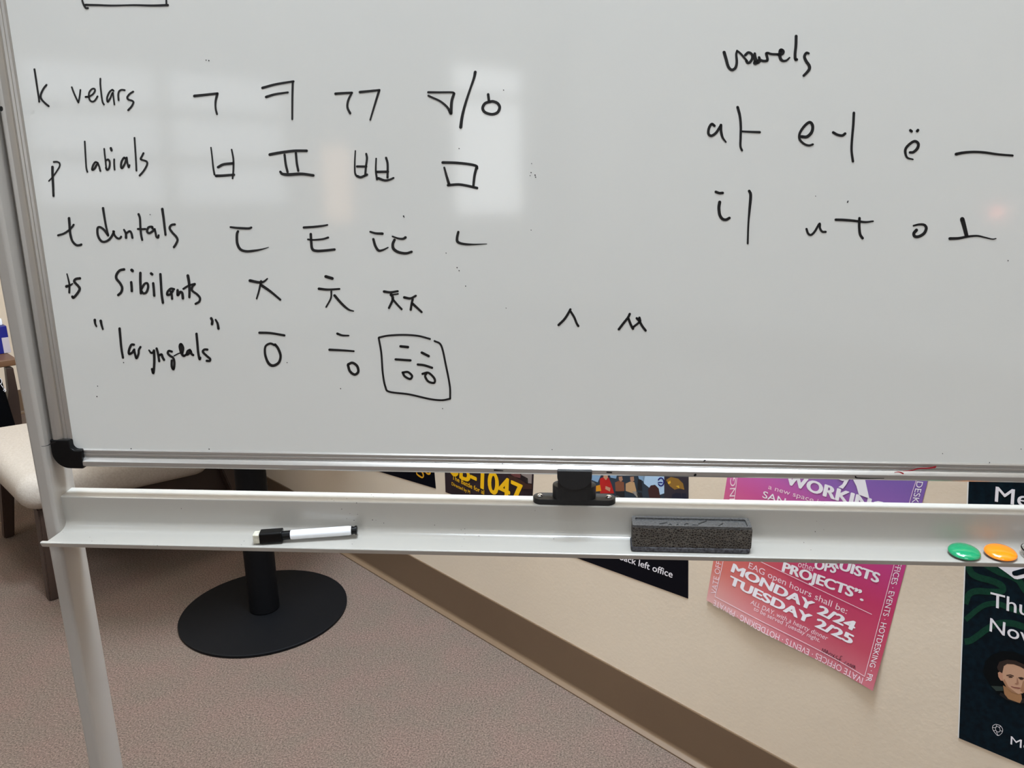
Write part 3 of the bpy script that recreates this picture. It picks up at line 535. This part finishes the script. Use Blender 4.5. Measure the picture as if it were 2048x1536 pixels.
# ------------------------------------------------------------------ cafe table behind the board
TX, TY, TR = -.7492, 1.6605, .1860
tb = thing('pedestal_table', 'black pedestal table with flat round base behind the whiteboard', 'table', (TX, TY, 0))
b = B(); lathe(b, (TX, TY, 0), [(TR - .002, 0), (TR, .002), (TR, .0065), (TR - .003, .008), (.05, .0095), (0, .0095)], UP, 128); obj('round_base', b, MT['cafe'], tb)
b = B(); lathe(b, (TX, TY, .009), [(.031, 0), (.0333, .003), (.0333, .70), (.031, .705)], UP, 56); obj('column', b, MT['cafe'], tb)
b = B(); lathe(b, (TX, TY, .712), [(.10, 0), (.10, .006), (.262, .007), (.267, .011), (.267, .028), (.262, .032), (0, .032)], UP, 72); obj('table_top', b, MT['cafe'], tb)
# ------------------------------------------------------------------ lounge chair
LB = onplane(107, 1196, UP, 0); sB, nB = LB.dot(WD), LB.dot(ND)
ch = thing('lounge_chair', 'cream upholstered lounge chair with dark wooden legs behind the whiteboard', 'chair', room(-2.32, .62, 0))
def soft(bm, s0, s1, n0, n1, z0, z1, r, slope=0):
    """upholstered block with rounded edges, falling slightly towards the back"""
    prism(bm, [room(s, n, z0) for s, n in rrect(s0, s1, n0, n1, .045, 6)], UP * (z1 - z0), r, 5)
    for v in bm.verts: v.co.z -= slope * max(0, v.co.dot(ND) - n0)
    return bm
CS0, CS1, CN0, CN1 = -2.575, -2.062, .388, .832
b = B(); soft(b, CS0, CS1, CN0, CN1, .228, .318, .040, .05); seat = obj('seat_cushion', b, MT['fabric'], ch, smooth=60)
b = B()
prism(b, [room(CS0, n, z) for n, z in ((CN1 - .035, .27), (CN1 + .075, .24), (CN1 + .145, .62), (CN1 + .11, .65), (CN1 + .06, .64))], WD * (CS1 - CS0), .03, 4); obj('backrest', b, MT['fabric'], ch, smooth=60)
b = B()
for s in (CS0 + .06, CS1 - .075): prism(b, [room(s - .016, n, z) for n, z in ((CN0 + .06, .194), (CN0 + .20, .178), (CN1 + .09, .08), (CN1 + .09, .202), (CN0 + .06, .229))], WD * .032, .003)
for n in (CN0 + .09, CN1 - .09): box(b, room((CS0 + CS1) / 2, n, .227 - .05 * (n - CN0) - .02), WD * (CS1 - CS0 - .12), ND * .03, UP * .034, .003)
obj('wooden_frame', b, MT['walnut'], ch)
def leg(s, n, ds, dn):
    b = B(); top, bot = room(s + ds, n + dn, .226), room(s, n, 0)
    tv = [top + WD * a * .021 + ND * c_ * .017 for a, c_ in ((-1, -1), (1, -1), (1, 1), (-1, 1))]; bv = [bot + WD * a * .014 + ND * c_ * .012 for a, c_ in ((-1, -1), (1, -1), (1, 1), (-1, 1))]
    a_ = [b.verts.new(p) for p in bv]; d_ = [b.verts.new(p) for p in tv]; b.faces.new(a_[::-1]); b.faces.new(d_)
    for k in range(4): b.faces.new((a_[k], a_[(k + 1) % 4], d_[(k + 1) % 4], d_[k]))
    bmesh.ops.recalc_face_normals(b, faces=b.faces[:]); bmesh.ops.bevel(b, geom=b.edges[:], offset=.003, segments=2, affect='EDGES'); obj('leg', b, MT['walnut'], ch)
LA = onplane(17, 1072, UP, 0)
leg(sB, nB, -.03, .02); leg(LA.dot(WD), LA.dot(ND), .03, .02); leg(sB, CN1 + .09, -.03, -.05); leg(LA.dot(WD), CN1 + .09, .03, -.05)
# ------------------------------------------------------------------ side table, carton and bag far left
ST = -2.95
def sp(x, y, off=0): return onplane(x, y, WD, ST + off)
q0, q1 = sp(6, 721), sp(6, 735); zt_, zb_ = q0.z, q1.z; nR = sp(29, 728).dot(ND)
tt = thing('side_table', 'low dark wooden side table behind the cream chair at far left', 'table', room(ST - .25, nR - .28, 0))
b = B(); box(b, room(ST - .22, nR - .28, (zt_ + zb_) / 2), WD * .44, ND * .58, UP * (zt_ - zb_), .004); obj('table_top', b, MT['lightwood'], tt)
for k in range(2):
    for off in (-.03, -.43):
        b = B(); pts = [sp(x, y) for x, y in ((12, 735.5), (27, 735.5), (38, 790), (43, 830), (43, 870), (11, 870), (14, 820), (17, 780))] if k == 0 else [sp(x, y) for x, y in ((-285, 735.5), (-270, 735.5), (-275, 790), (-270, 830), (-270, 870), (-300, 870), (-300, 830), (-292, 780))]
        pts = [Vector((p.x, p.y, p.z)) for p in pts]
        lo = min(p.z for p in pts); pts = [Vector((p.x, p.y, 0)) if p.z < lo + .002 else p for p in pts]
        prism(b, [p + WD * off for p in pts], WD * .03, .003); obj('leg', b, MT['walnut'], tt)
# blue carton
cl, cr = sp(-45, 700, -.10), sp(22, 700, -.10)
zc0 = zt_ ; zc1 = sp(8, 652, -.10).z; zc2 = sp(8, 674, -.10).z
n0, n1 = cl.dot(ND), cr.dot(ND)
cb = thing('blue_carton', 'blue carton with white top standing on the side table', 'box', room(ST - .17, (n0 + n1) / 2, zc0))
b = B(); box(b, room(ST - .17, (n0 + n1) / 2, (zc0 + zc1) / 2 + .0005), WD * .14, ND * (n1 - n0), UP * (zc1 - zc0), .003); obj('carton_body', b, MT['navy_box'], cb)
b = B(); box(b, room(ST - .17, (n0 + n1) / 2, zc1 + .012), WD * .12, ND * (n1 - n0 - .012), UP * .024, .006); obj('white_lid', b, MT['white'], cb, label='white lid')
b = B(); nl = sp(6.5, 700, -.10).dot(ND); box(b, room(ST - .0995, (nl + n1) / 2, (zc0 + zc2) / 2), WD * .002, ND * (n1 - nl - .002), UP * (zc2 - zc0 - .004)); obj('carton_label', b, MT['label'], cb, label='pale label panel')
# black bag
bg0, bg1 = sp(-120, 800, .03).dot(ND), sp(13, 800, .03).dot(ND)
bt = sp(0, 738, .03).z
bg = thing('tote_bag', 'black canvas bag with white lettering leaning against the side table', 'bag', room(ST + .05, (bg0 + bg1) / 2, 0))
b = B()
prism(b, [room(ST + .035 + a_, n, z) for a_, n, z in ((.03, bg0, 0), (.03, bg1 - .01, 0), (.012, bg1 + .004, bt * .45), (.0, bg1 - .012, bt * .97), (.0, bg0 + .02, bt * .97), (.012, bg0 - .01, bt * .45))], WD * .05, .012, 3)
bag = obj('bag_body', b, MT['bag'], bg, smooth=60)
bd = (ST + .092)
onbag = lambda x, y: onplane(x, y, WD, bd)
write('bag_lettering', 'white lettering', 0, 640, 6.983, [(1.1, [(0, 812), (18, 835), (22, 870), (8, 895), (-8, 880)]), (1, [(18, 905), (26, 925)]), (1, [(34, 925), (42, 945)]), (1, [(50, 962), (66, 958), (62, 975), (48, 985)]), (1, [(70, 968), (84, 985), (62, 1000)])], 'pw', bag, onbag, WD)
# ------------------------------------------------------------------ posters
_cap = None
def glyphs(s, bold=0):
    global _cap
    def make(t_):
        c = bpy.data.curves.new('t', 'FONT'); c.body = t_; c.resolution_u = 4; o = bpy.data.objects.new('t', c); COL.objects.link(o)
        dg = bpy.context.evaluated_depsgraph_get(); dg.update(); me = bpy.data.meshes.new_from_object(o.evaluated_get(dg))
        vs = [v.co.copy() for v in me.vertices]; fs = [list(p.vertices) for p in me.polygons]
        bpy.data.objects.remove(o); bpy.data.curves.remove(c); bpy.data.meshes.remove(me); return vs, fs
    if _cap is None: _cap = max(v.y for v in make('H')[0])
    return make(s)
def flat(p): return p
def printed(name, s, A_, B_, T_, m, parent, off=.0009, bold=0, label=None, warp=flat, space=1):
    """lettering printed on the wall poster: A baseline start, B baseline end, T top of the first capital (photo pixels)"""
    vs, fs = glyphs(s, bold); x0 = min(v.x for v in vs); x1 = max(v.x for v in vs)
    PA, PB, PT = onwall(*A_, off), onwall(*B_, off), onwall(*T_, off); bm = B()
    for k_, (dx, dy) in enumerate(((0, 0),) if not bold else ((-bold, 0), (-bold * .5, bold * .4), (-bold * .5, -bold * .4), (0, 0), (bold * .5, bold * .4), (bold * .5, -bold * .4), (bold, 0))):
        bv = [bm.verts.new(warp(PA - ND * (.00002 * k_) + (PB - PA) * ((v.x + dx - x0) / (x1 - x0)) + (PT - PA) * ((v.y + dy) / _cap))) for v in vs]
        for f in fs:
            try: q = bm.faces.new([bv[i] for i in f])
            except ValueError: continue
            q.normal_update()
            if q.normal.dot(-ND) < 0: q.normal_flip()
    return obj(name, bm, m, parent, label=label, smooth=0)
def patch(bm, pts, off, warp=flat): return face(bm, [warp(onwall(x, y, off)) for x, y in pts], -ND)
def patches(name, polys, col, parent, off, label=None, ox=0, oy=0, sc=1, warp=flat):
    bm = B()
    for p in polys: patch(bm, [(ox + x / sc, oy + y / sc) for x, y in p], off, warp)
    return obj(name, bm, col, parent, label=label, smooth=0)
def sheet(bm, quad, off=.0002, th=.0004):
    """paper sheet from four wall points (BL, BR, TR, TL)"""
    prism(bm, [p - ND * 0 for p in quad], -ND * th)
def wallquad(bl, br, up_px, h, off=.0002):
    P, Q = onwall(*bl, off), onwall(*br, off); U = (onwall(*up_px, off) - P).normalized() * h; return [P, Q, Q + U, P + U]
# --- pink flyer, lower edge curling off the wall
W3 = [onwall(1414.6, 1199.3), onwall(1748.6, 1378.6)]; U3 = (onwall(1454.7, 954.6) - W3[0]).normalized() * .432; E3 = W3[1] - W3[0]
def uv3(p):
    d_ = p - W3[0]; d_ = d_ - ND * d_.dot(ND); a11, a12, a22 = E3.dot(E3), E3.dot(U3), U3.dot(U3); r1, r2 = d_.dot(E3), d_.dot(U3); dt = a11 * a22 - a12 * a12
    return (r1 * a22 - r2 * a12) / dt, (r2 * a11 - r1 * a12) / dt
def curl(p):
    u, v = uv3(p); k = max(0, 1 - v / .3)
    return p - ND * (.006 * k * k * (.35 + .65 * math.sin(math.pi * min(1, max(0, u)) * 1.3) ** 2))
po = thing('flyer', 'pink and violet flyer with curling lower edge taped on the wall below the eraser', 'poster', W3[0] + E3 / 2)
bm = B(); NX, NY = 24, 30
lay = bm.verts.layers.float_vector.new('print')
gv = [[bm.verts.new(curl(W3[0] + E3 * (i / NX) + U3 * (j / NY) - ND * .0006)) for i in range(NX + 1)] for j in range(NY + 1)]
for j in range(NY + 1):
    for i in range(NX + 1): gv[j][i][lay] = Vector((i / NX, j / NY, 0))
for j in range(NY):
    for i in range(NX):
        f = bm.faces.new((gv[j][i], gv[j][i + 1], gv[j + 1][i + 1], gv[j + 1][i])); f.normal_update()
        if f.normal.dot(-ND) < 0: f.normal_flip()
bv2 = [[bm.verts.new(gv[j][i].co + ND * .0003) for i in (0, NX)] for j in range(NY + 1)]
for j in range(NY):
    for k, i in ((0, 0), (1, NX)):
        a_, c_ = (gv[j][i], gv[j + 1][i]); bm.faces.new((a_, c_, bv2[j + 1][k], bv2[j][k]))
paper = obj('paper_sheet', bm, MT['paper_pink'], po, smooth=60)
c6 = lambda x, y: (1380 + x / 3.4135, 940 + y / 3.4135)
def t6(name, s, A_, B_, T_, m='pw', bold=0, label=None): return printed(name, s, c6(*A_), c6(*B_), c6(*T_), MT[m], paper, .0008, bold, label, curl)
TX_ = 'printed_text'
t6(TX_, 'MONDAY 2/24', (284, 692), (1112, 1096), (302, 640), 'pw', .05)
t6(TX_, 'TUESDAY 2/25', (268, 774), (1098, 1186), (284, 722), 'pw', .05)
t6(TX_, 'EAG open hours shall be:', (398, 668), (1068, 984), (407, 630), 'pp')
t6(TX_, 'PROJECTS”.', (630, 690), (1178, 893), (644, 630), 'pw', .05)
t6(TX_, 'other', (735, 660), (850, 695), (745, 618), 'pp')
t6(TX_, 'OPS', (848, 672), (990, 703), (862, 612), 'pw', .05)
t6(TX_, 'RUISTS', (958, 655), (1280, 770), (974, 595), 'pw', .05)
t6(TX_, 'ALL DAY, with a hearty dinner', (418, 908), (938, 1162), (428, 882), 'pp')
t6(TX_, 'to be served Tuesday night.', (440, 950), (888, 1174), (448, 926), 'pp')
t6(TX_, 'WORKING', (652, 92), (1330, 312), (666, 18), 'pw', .05)
t6(TX_, 'a new space in', (533, 128), (905, 240), (539, 97), 'pp')
t6(TX_, 'SAN', (493, 187), (645, 240), (503, 143), 'pw', .008)
t6(TX_, 'DESKING', (298, 420), (312, 52), (262, 420), 'pp')
t6(TX_, 'VATE OFFICES', (180, 850), (232, 530), (146, 838), 'pp')
t6(TX_, 'DESKING', (1549, 78), (1490, 330), (1592, 82), 'pw')
t6(TX_, 'OFFICES · EVENTS · HOTDESKING · PR', (1418, 590), (1206, 1432), (1458, 596), 'pw')
t6(TX_, 'IVATE OFFICES · EVENTS · HOTDESKING · PRIVATE', (1190, 1412), (168, 882), (1180, 1452), 'pp')
bm = B()
L6 = lambda *P: [c6(*p) for p in P]
on3 = lambda x, y: curl(onwall(x, y, .0011))
for P in (((322, 40), (300, 215), (228, 615), (175, 862)), ((175, 862), (420, 985), (700, 1128), (1000, 1290), (1198, 1403)), ((1198, 1403), (1300, 1000), (1395, 640), (1500, 215), (1548, 60)), ((470, 620), (850, 800), (1240, 985))): ribbon(bm, L6(*P), 1.1, on3, -ND)
obj('printed_rule', bm, MT['pp'], paper, smooth=0, label='thin white border and rule')
patches('large_letter', [[(1062, 55), (1088, 60), (1066, 100), (1044, 128), (1012, 117), (1040, 98)], [(1100, 40), (1190, 40), (1224, 194), (1152, 168), (1136, 110)], [(1000, 40), (1100, 40), (1085, 66), (1040, 74), (1005, 60)]], MT['pw'], paper, .0011, 'lower part of a large white letter', 1380, 940, 3.4135, curl)
write('pen_note', 'handwritten web address', 1380, 940, 3.4135, [(.9, P) for P in (
    [(903, 1240), (910, 1215), (917, 1242), (925, 1220), (933, 1250), (940, 1228), (947, 1256)], ell(960, 1258, 8, 10, 0, 0, 350, 10), [(974, 1254), (990, 1282)], [(992, 1257), (972, 1280)],
    [(1012, 1268), (1000, 1270), (1004, 1284), (1012, 1288), (1000, 1296)], [(1042, 1270), (1030, 1272), (1022, 1312)], [(1014, 1288), (1036, 1294)], [(1050, 1310), (1051, 1312)], [(1070, 1306), (1060, 1312), (1060, 1324), (1070, 1328)], ell(1083, 1326, 7, 9, 0, 0, 350, 10),
    [(1097, 1342), (1102, 1320), (1109, 1344), (1116, 1326), (1122, 1348), (1128, 1330), (1132, 1354)])], 'pen', paper, on3, -ND)
# --- event poster with photo
P2 = [onwall(1113 + 28, 1111), onwall(1376.6, 1197), onwall(1377.6, 700), onwall(1113 + 28, 700)]
U2 = (onwall(1377.4, 945) - P2[1]).normalized() * .43; P2[2] = P2[1] + U2; P2[3] = P2[0] + U2
ev = thing('event_poster', 'navy event poster with a group photo hanging behind the black board lock', 'poster', (P2[0] + P2[1]) / 2)
bm = B(); prism(bm, [p - ND * .0002 for p in P2], -ND * .0004); p2 = obj('paper_sheet', bm, MT['paper_navy'], ev, smooth=0)
k10 = (1000, 850, 4.096)
C10 = lambda x, y: (1000 + x / 4.096, 850 + y / 4.096)
ph = patches('photo', [[(560, 250), (1543, 250), (1543, 640), (560, 640)]], pr('26333f'), p2, .0009, 'printed photo of seated people', *k10)
def fig(polys, col, off, label=None):
    for p in polys: patches('photo_detail', [p], pr(col), ph, off, label, *k10)
fig([[(750, 405), (830, 405), (800, 470), (750, 450)], [(900, 405), (960, 405), (950, 440), (905, 430)], [(1130, 410), (1190, 412), (1180, 460), (1140, 450)]], '7e9cb8', .0010)
fig([[(1165, 410), (1350, 415), (1345, 560), (1300, 575), (1180, 480)]], 'a9c4dc', .0010, 'pale blue screen')
fig([[(818, 440), (850, 425), (890, 430), (915, 490), (935, 560), (820, 560)]], 'b01a18', .0011, 'person in red')
fig([[(845, 390), (880, 390), (884, 430), (868, 452), (848, 432)], [(865, 500), (905, 515), (900, 545), (862, 525)]], 'b8896c', .0012)
fig([[(942, 470), (980, 455), (1015, 470), (1020, 540), (948, 545)]], '7c4a34', .0011, 'person in brown')
fig([[(972, 425), (1000, 420), (1006, 450), (990, 465), (974, 450)], [(1066, 425), (1096, 422), (1100, 455), (1082, 470), (1068, 455)]], 'a87c62', .0012)
fig([[(1030, 480), (1070, 462), (1100, 468), (1118, 540), (1090, 560), (1030, 540)]], 'b8936a', .0011, 'person in a tan jacket')
fig([[(1080, 545), (1120, 545), (1150, 590), (1120, 592)], [(940, 590), (960, 575), (985, 592)]], '8f877e', .0012)
fig([[(945, 542), (1020, 548), (1020, 592), (955, 590)], [(1115, 550), (1160, 555), (1170, 596), (1130, 594)], [(1130, 440), (1160, 450), (1165, 540), (1125, 530)]], '14181f', .0012)
fig([[(1212, 530), (1235, 495), (1270, 490), (1300, 520), (1315, 600), (1225, 598)]], '3a1c1c', .0012, 'dark haired person seen from behind')
fig([[(1345, 420), (1543, 425), (1543, 610), (1345, 605)]], '2c2730', .0011)
fig([[(1360, 450), (1400, 425), (1460, 440), (1500, 480), (1510, 530), (1470, 520), (1430, 530), (1390, 500)]], '8a6428', .0012)
fig([[(1372, 470), (1395, 455), (1400, 475), (1380, 486)], [(1440, 500), (1465, 495), (1470, 520)]], 'd8a830', .0013)
fig([[(1410, 570), (1440, 555), (1480, 560), (1490, 605), (1405, 602)], [(1490, 560), (1525, 560), (1530, 606), (1492, 604)]], '12182c', .0013)
fig([[(782, 500), (820, 490), (830, 540), (785, 545)]], 'd08a1a', .0012)
write('photo_emblem', 'blue ring emblem on the screen', *k10, [(2.2, ell(1318, 466, 24, 32, 0, -150, 140, 14)), (2, [(1296, 474), (1312, 470), (1328, 472)])], 'navy_box', ph, lambda x, y: onwall(x, y, .0013), -ND)
printed(TX_, 'the back left office', C10(868, 1062), C10(1410, 1252), C10(874, 1012), MT['pw'], p2, .0009, .014)
# --- yellow lettered poster
P1 = [onwall(891.5, 984), onwall(1063, 1050)]; h1 = UP * .40; Q1 = onwall(1066, 944) - onwall(1063.9, 990); Q1 = Q1.normalized() * .4
mv = thing('film_poster', 'dark photo poster with big yellow number lettering on the wall behind the tray', 'poster', (P1[0] + P1[1]) / 2)
bm = B(); prism(bm, [p - ND * .0002 for p in (P1[0], P1[1], P1[1] + Q1, P1[0] + UP * .4)], -ND * .0004); p1 = obj('paper_sheet', bm, MT['paper_black'], mv, smooth=0)
printed(TX_, 'SB-1047', (900.3, 947), (1042, 1013.5), (901, 907), MT['yellow'], p1, .0012, .035)
c3_ = lambda x, y: (780 + x / 3.2, 920 + y / 3.2)
printed(TX_, 'The Battle for al', c3_(398, 122), c3_(602, 222), c3_(398, 94), MT['yellow'], p1, .0012, .016)
printed(TX_, 'Directed by M', c3_(395, 160), c3_(512, 216), c3_(395, 140), MT['yellow'], p1, .0012, .016)
k12 = (960, 900, 12.8)
patches('poster_scene', [[(780, 560), (1000, 570), (1040, 650), (1030, 720), (900, 690), (800, 640)]], pr('6a3a38'), p1, .0010, None, *k12)
patches('poster_scene', [[(1040, 560), (1330, 570), (1320, 860), (1230, 850), (1180, 700), (1060, 640)]], pr('8a7c76'), p1, .0010, None, *k12)
patches('poster_scene', [[(700, 640), (880, 680), (1060, 780), (1180, 860), (1330, 880), (1330, 1000), (1100, 1000), (1060, 880), (760, 780)]], pr('3a2018'), p1, .0011, None, *k12)
patches('poster_scene', [[(1160, 700), (1220, 720), (1230, 830), (1180, 840)]], pr('1c1614'), p1, .0012, None, *k12)
# --- navy poster with gold script
P0 = [onwall(700, 925.5), onwall(872, 977)]; Q0 = (onwall(868.9, 942) - P0[1]).normalized() * .40
nv = thing('navy_poster', 'navy poster corner with gold script showing above the tray, left of the yellow lettering', 'poster', (P0[0] + P0[1]) / 2)
bm = B(); prism(bm, [p - ND * .0002 for p in (P0[0], P0[1], P0[1] + Q0, P0[0] + Q0)], -ND * .0004); p0_ = obj('paper_sheet', bm, MT['paper_navy'], nv, smooth=0)
write('gold_script', 'gold script lettering', 740, 930, 12.8, [([1.6, 3, 2.2, 3, 1.6], [(1195, 190), (1230, 150), (1290, 145), (1345, 200), (1368, 280), (1335, 320), (1265, 285), (1205, 235), (1190, 195)]), ([2, 3.6, 2], [(1415, 170), (1470, 222), (1520, 225), (1538, 170), (1520, 90)]), (2, [(1250, 60), (1300, 140), (1350, 60)])], 'gold', p0_, lambda x, y: onwall(x, y, .0010), -ND)
# --- dark teal poster at right
P4 = [onwall(1915.8, 1474.6), onwall(2048, 1530)]; e4 = (P4[1] - P4[0]).normalized() * .279; Q4 = (onwall(1935.2, 964.5) - P4[0]).normalized() * .432
tl = thing('teal_poster', 'dark teal poster with green bands, white lettering and a portrait at the right edge', 'poster', P4[0] + e4 / 2)
bm = B(); o_ = -ND * .0002; prism(bm, [P4[0] + o_, P4[0] + e4 + o_, P4[0] + e4 + Q4 + o_, P4[0] + Q4 + o_], -ND * .0004); p4 = obj('paper_sheet', bm, MT['paper_edge'], tl, smooth=0)
bm = B(); i4 = e4.normalized() * .0016; face(bm, [P4[0] + i4 - ND * .0008, P4[0] + e4 - ND * .0008, P4[0] + e4 + Q4 - ND * .0008, P4[0] + Q4 + i4 - ND * .0008], -ND); ink4 = obj('printed_ground', bm, MT['paper_teal'], p4, smooth=0, label='dark teal printed ground')
e4n = e4.normalized()
def on4(x, y):
    p = onwall(x, y, .0010); k = (p - P4[0] - Q4 * ((p.z - P4[0].z) / Q4.z)).dot(e4n)
    return p + e4n * max(0, .0018 - k)                                 # print stops at the paper's white edge
c8 = lambda x, y: (1900 + x / 8.534, 1120 + y / 8.534)
bm = B()
def clipx(P): return P
for w, P in ((12, [(318, 60), (335, 160), (390, 245), (520, 305), (680, 345), (810, 395), (890, 450), (900, 520), (820, 545), (640, 540), (450, 530), (330, 580), (285, 670), (258, 750)]), (10, [(262, 1020), (340, 955), (450, 860), (580, 775), (720, 742), (850, 755), (1000, 815), (1180, 880), (1500, 960), (1700, 940)]),
             (12, [(250, 1395), (350, 1375), (480, 1290), (600, 1200), (720, 1125), (850, 1078), (1000, 1075), (1150, 1105), (1400, 1190), (1650, 1230)]), (12, [(560, 40), (700, 130), (860, 215), (1040, 275), (1180, 360), (1260, 480), (1400, 640), (1600, 700)])):
    ribbon(bm, [c8(*p) for p in P], w, on4, -ND, False)
obj('printed_bands', bm, MT['band'], p4, smooth=0, label='winding green printed bands')
printed(TX_, 'Me', (1848 + 838 / 5.908, 940 + 371 / 5.908), (1848 + 1245 / 5.908, 940 + 440 / 5.908), (1848 + 850 / 5.908, 940 + 196 / 5.908), MT['pw'], p4, .0012, .008)
printed(TX_, 'Thu', c8(688, 790), c8(1352, 962), c8(694, 548), MT['pw'], p4, .0012, .008)
printed(TX_, 'Nov', c8(676, 1213), c8(1372, 1432), c8(690, 990), MT['pw'], p4, .0012, .008)
patches('printed_icon', [[(760, 60), (790, 97), (930, 195), (1060, 290), (1100, 320), (1150, 330), (1220, 318), (1420, 262), (1420, 60)]], MT['pw'], p4, .0012, 'white icon', 1900, 1120, 8.534)
patches('printed_icon_slot', [[(1058, 222), (1062, 200), (1085, 188), (1263, 140), (1420, 100), (1420, 195), (1263, 238), (1140, 270), (1095, 268), (1068, 250)]], MT['paper_teal'], p4, .0013, 'dark slot in the icon', 1900, 1120, 8.534)
k9 = (1848, 1200, 4.571)
por = patches('portrait_disc', [[(540, 640), (560, 560), (620, 500), (720, 465), (830, 475), (940, 520), (1040, 600), (1090, 700), (1100, 800), (1060, 890), (980, 935), (880, 945), (760, 915), (680, 860), (610, 785), (555, 700)]], MT['dark_disc'], p4, .0012, 'round portrait photo', *k9)
def pp9(name, polys, col, off): return patches(name, polys, pr(col), por, off, None, *k9)
pp9('portrait_background', [[(612, 785), (720, 790), (725, 830), (660, 832)]], '24332e', .0013)
pp9('portrait_shirt', [[(700, 845), (735, 860), (770, 905), (880, 945), (840, 938), (760, 915), (690, 868)], [(895, 905), (985, 860), (1060, 890), (980, 935), (880, 945)]], '0c0c10', .0015)
pp9('portrait_neck', [[(722, 780), (760, 800), (830, 850), (890, 860), (896, 910), (878, 942), (800, 925), (752, 900), (735, 862), (728, 820)]], 'a4764f', .0013)
pp9('portrait_face', [[(722, 620), (740, 582), (800, 576), (870, 600), (914, 630), (985, 690), (982, 760), (955, 820), (905, 852), (862, 860), (800, 840), (750, 792), (722, 742), (716, 670)]], 'c99c7e', .0014)
pp9('portrait_face', [[(722, 742), (735, 720), (770, 790), (830, 838), (862, 860), (800, 840), (750, 792)], [(905, 740), (982, 740), (955, 820), (905, 852), (880, 830)]], 'a87a5a', .00145)
pp9('portrait_ear', [[(690, 655), (676, 665), (680, 702), (700, 735), (720, 740), (720, 672)]], 'c08c70', .0014)
pp9('portrait_hair', [[(668, 612), (690, 565), (760, 545), (840, 555), (914, 590), (1000, 640), (1012, 705), (985, 695), (930, 640), (880, 610), (820, 588), (760, 584), (730, 604), (722, 640), (716, 665), (690, 655), (672, 632)]], '2a1a14', .0015)
pp9('portrait_eyebrow', [[(752, 686), (790, 680), (822, 692), (820, 700), (788, 690), (755, 696)], [(862, 706), (890, 704), (914, 714), (912, 724), (888, 714), (862, 716)]], '3a241c', .00155)
pp9('portrait_eye', [[(768, 700), (790, 695), (812, 702), (806, 710), (782, 710)], [(868, 716), (888, 713), (908, 722), (902, 730), (880, 728)]], '2c1c18', .00155)
pp9('portrait_nose', [[(850, 700), (862, 740), (868, 764), (850, 774), (826, 764), (846, 758), (848, 730)]], 'a5745a', .00155)
pp9('portrait_mouth', [[(792, 786), (830, 796), (866, 800), (892, 806), (870, 812), (832, 806), (800, 796)]], '8a4c42', .00155)
write('printed_emblem', 'white drop shaped gem emblem', 1848, 1200, 4.571, [(.8, P) for P in (
    [(655, 1136), (630, 1150), (628, 1180), (650, 1215), (678, 1240), (712, 1215), (718, 1180), (695, 1148), (655, 1136)], ell(675, 1182, 20, 26, -25, 0, 360, 8), [(628, 1165), (655, 1165), (665, 1140)], [(662, 1205), (678, 1240)], [(695, 1195), (716, 1200)], [(690, 1165), (700, 1150)], [(658, 1190), (635, 1195)])], 'pw', p4, lambda x, y: onwall(x, y, .0012), -ND)
printed(TX_, 'Mo', c8(0, 0) and (1848 + 790 / 4.571, 1200 + 1318 / 4.571), (1848 + 985 / 4.571, 1200 + 1388 / 4.571), (1848 + 794 / 4.571, 1200 + 1244 / 4.571), MT['pw'], p4, .0012)
# --- red indicator lamp on the far right wall (its reflection shows in the board)
b = B(); lathe(b, room(RIGHT_S, -.966, .90), [(.028, 0), (.028, .012), (.02, .022), (0, .026)], -WD, 28)
tag(obj('indicator_lamp', b, MT['redlamp'], loc=room(RIGHT_S, -.966, .90)), 'small glowing red lamp on the right wall, mirrored in the whiteboard', 'lamp')
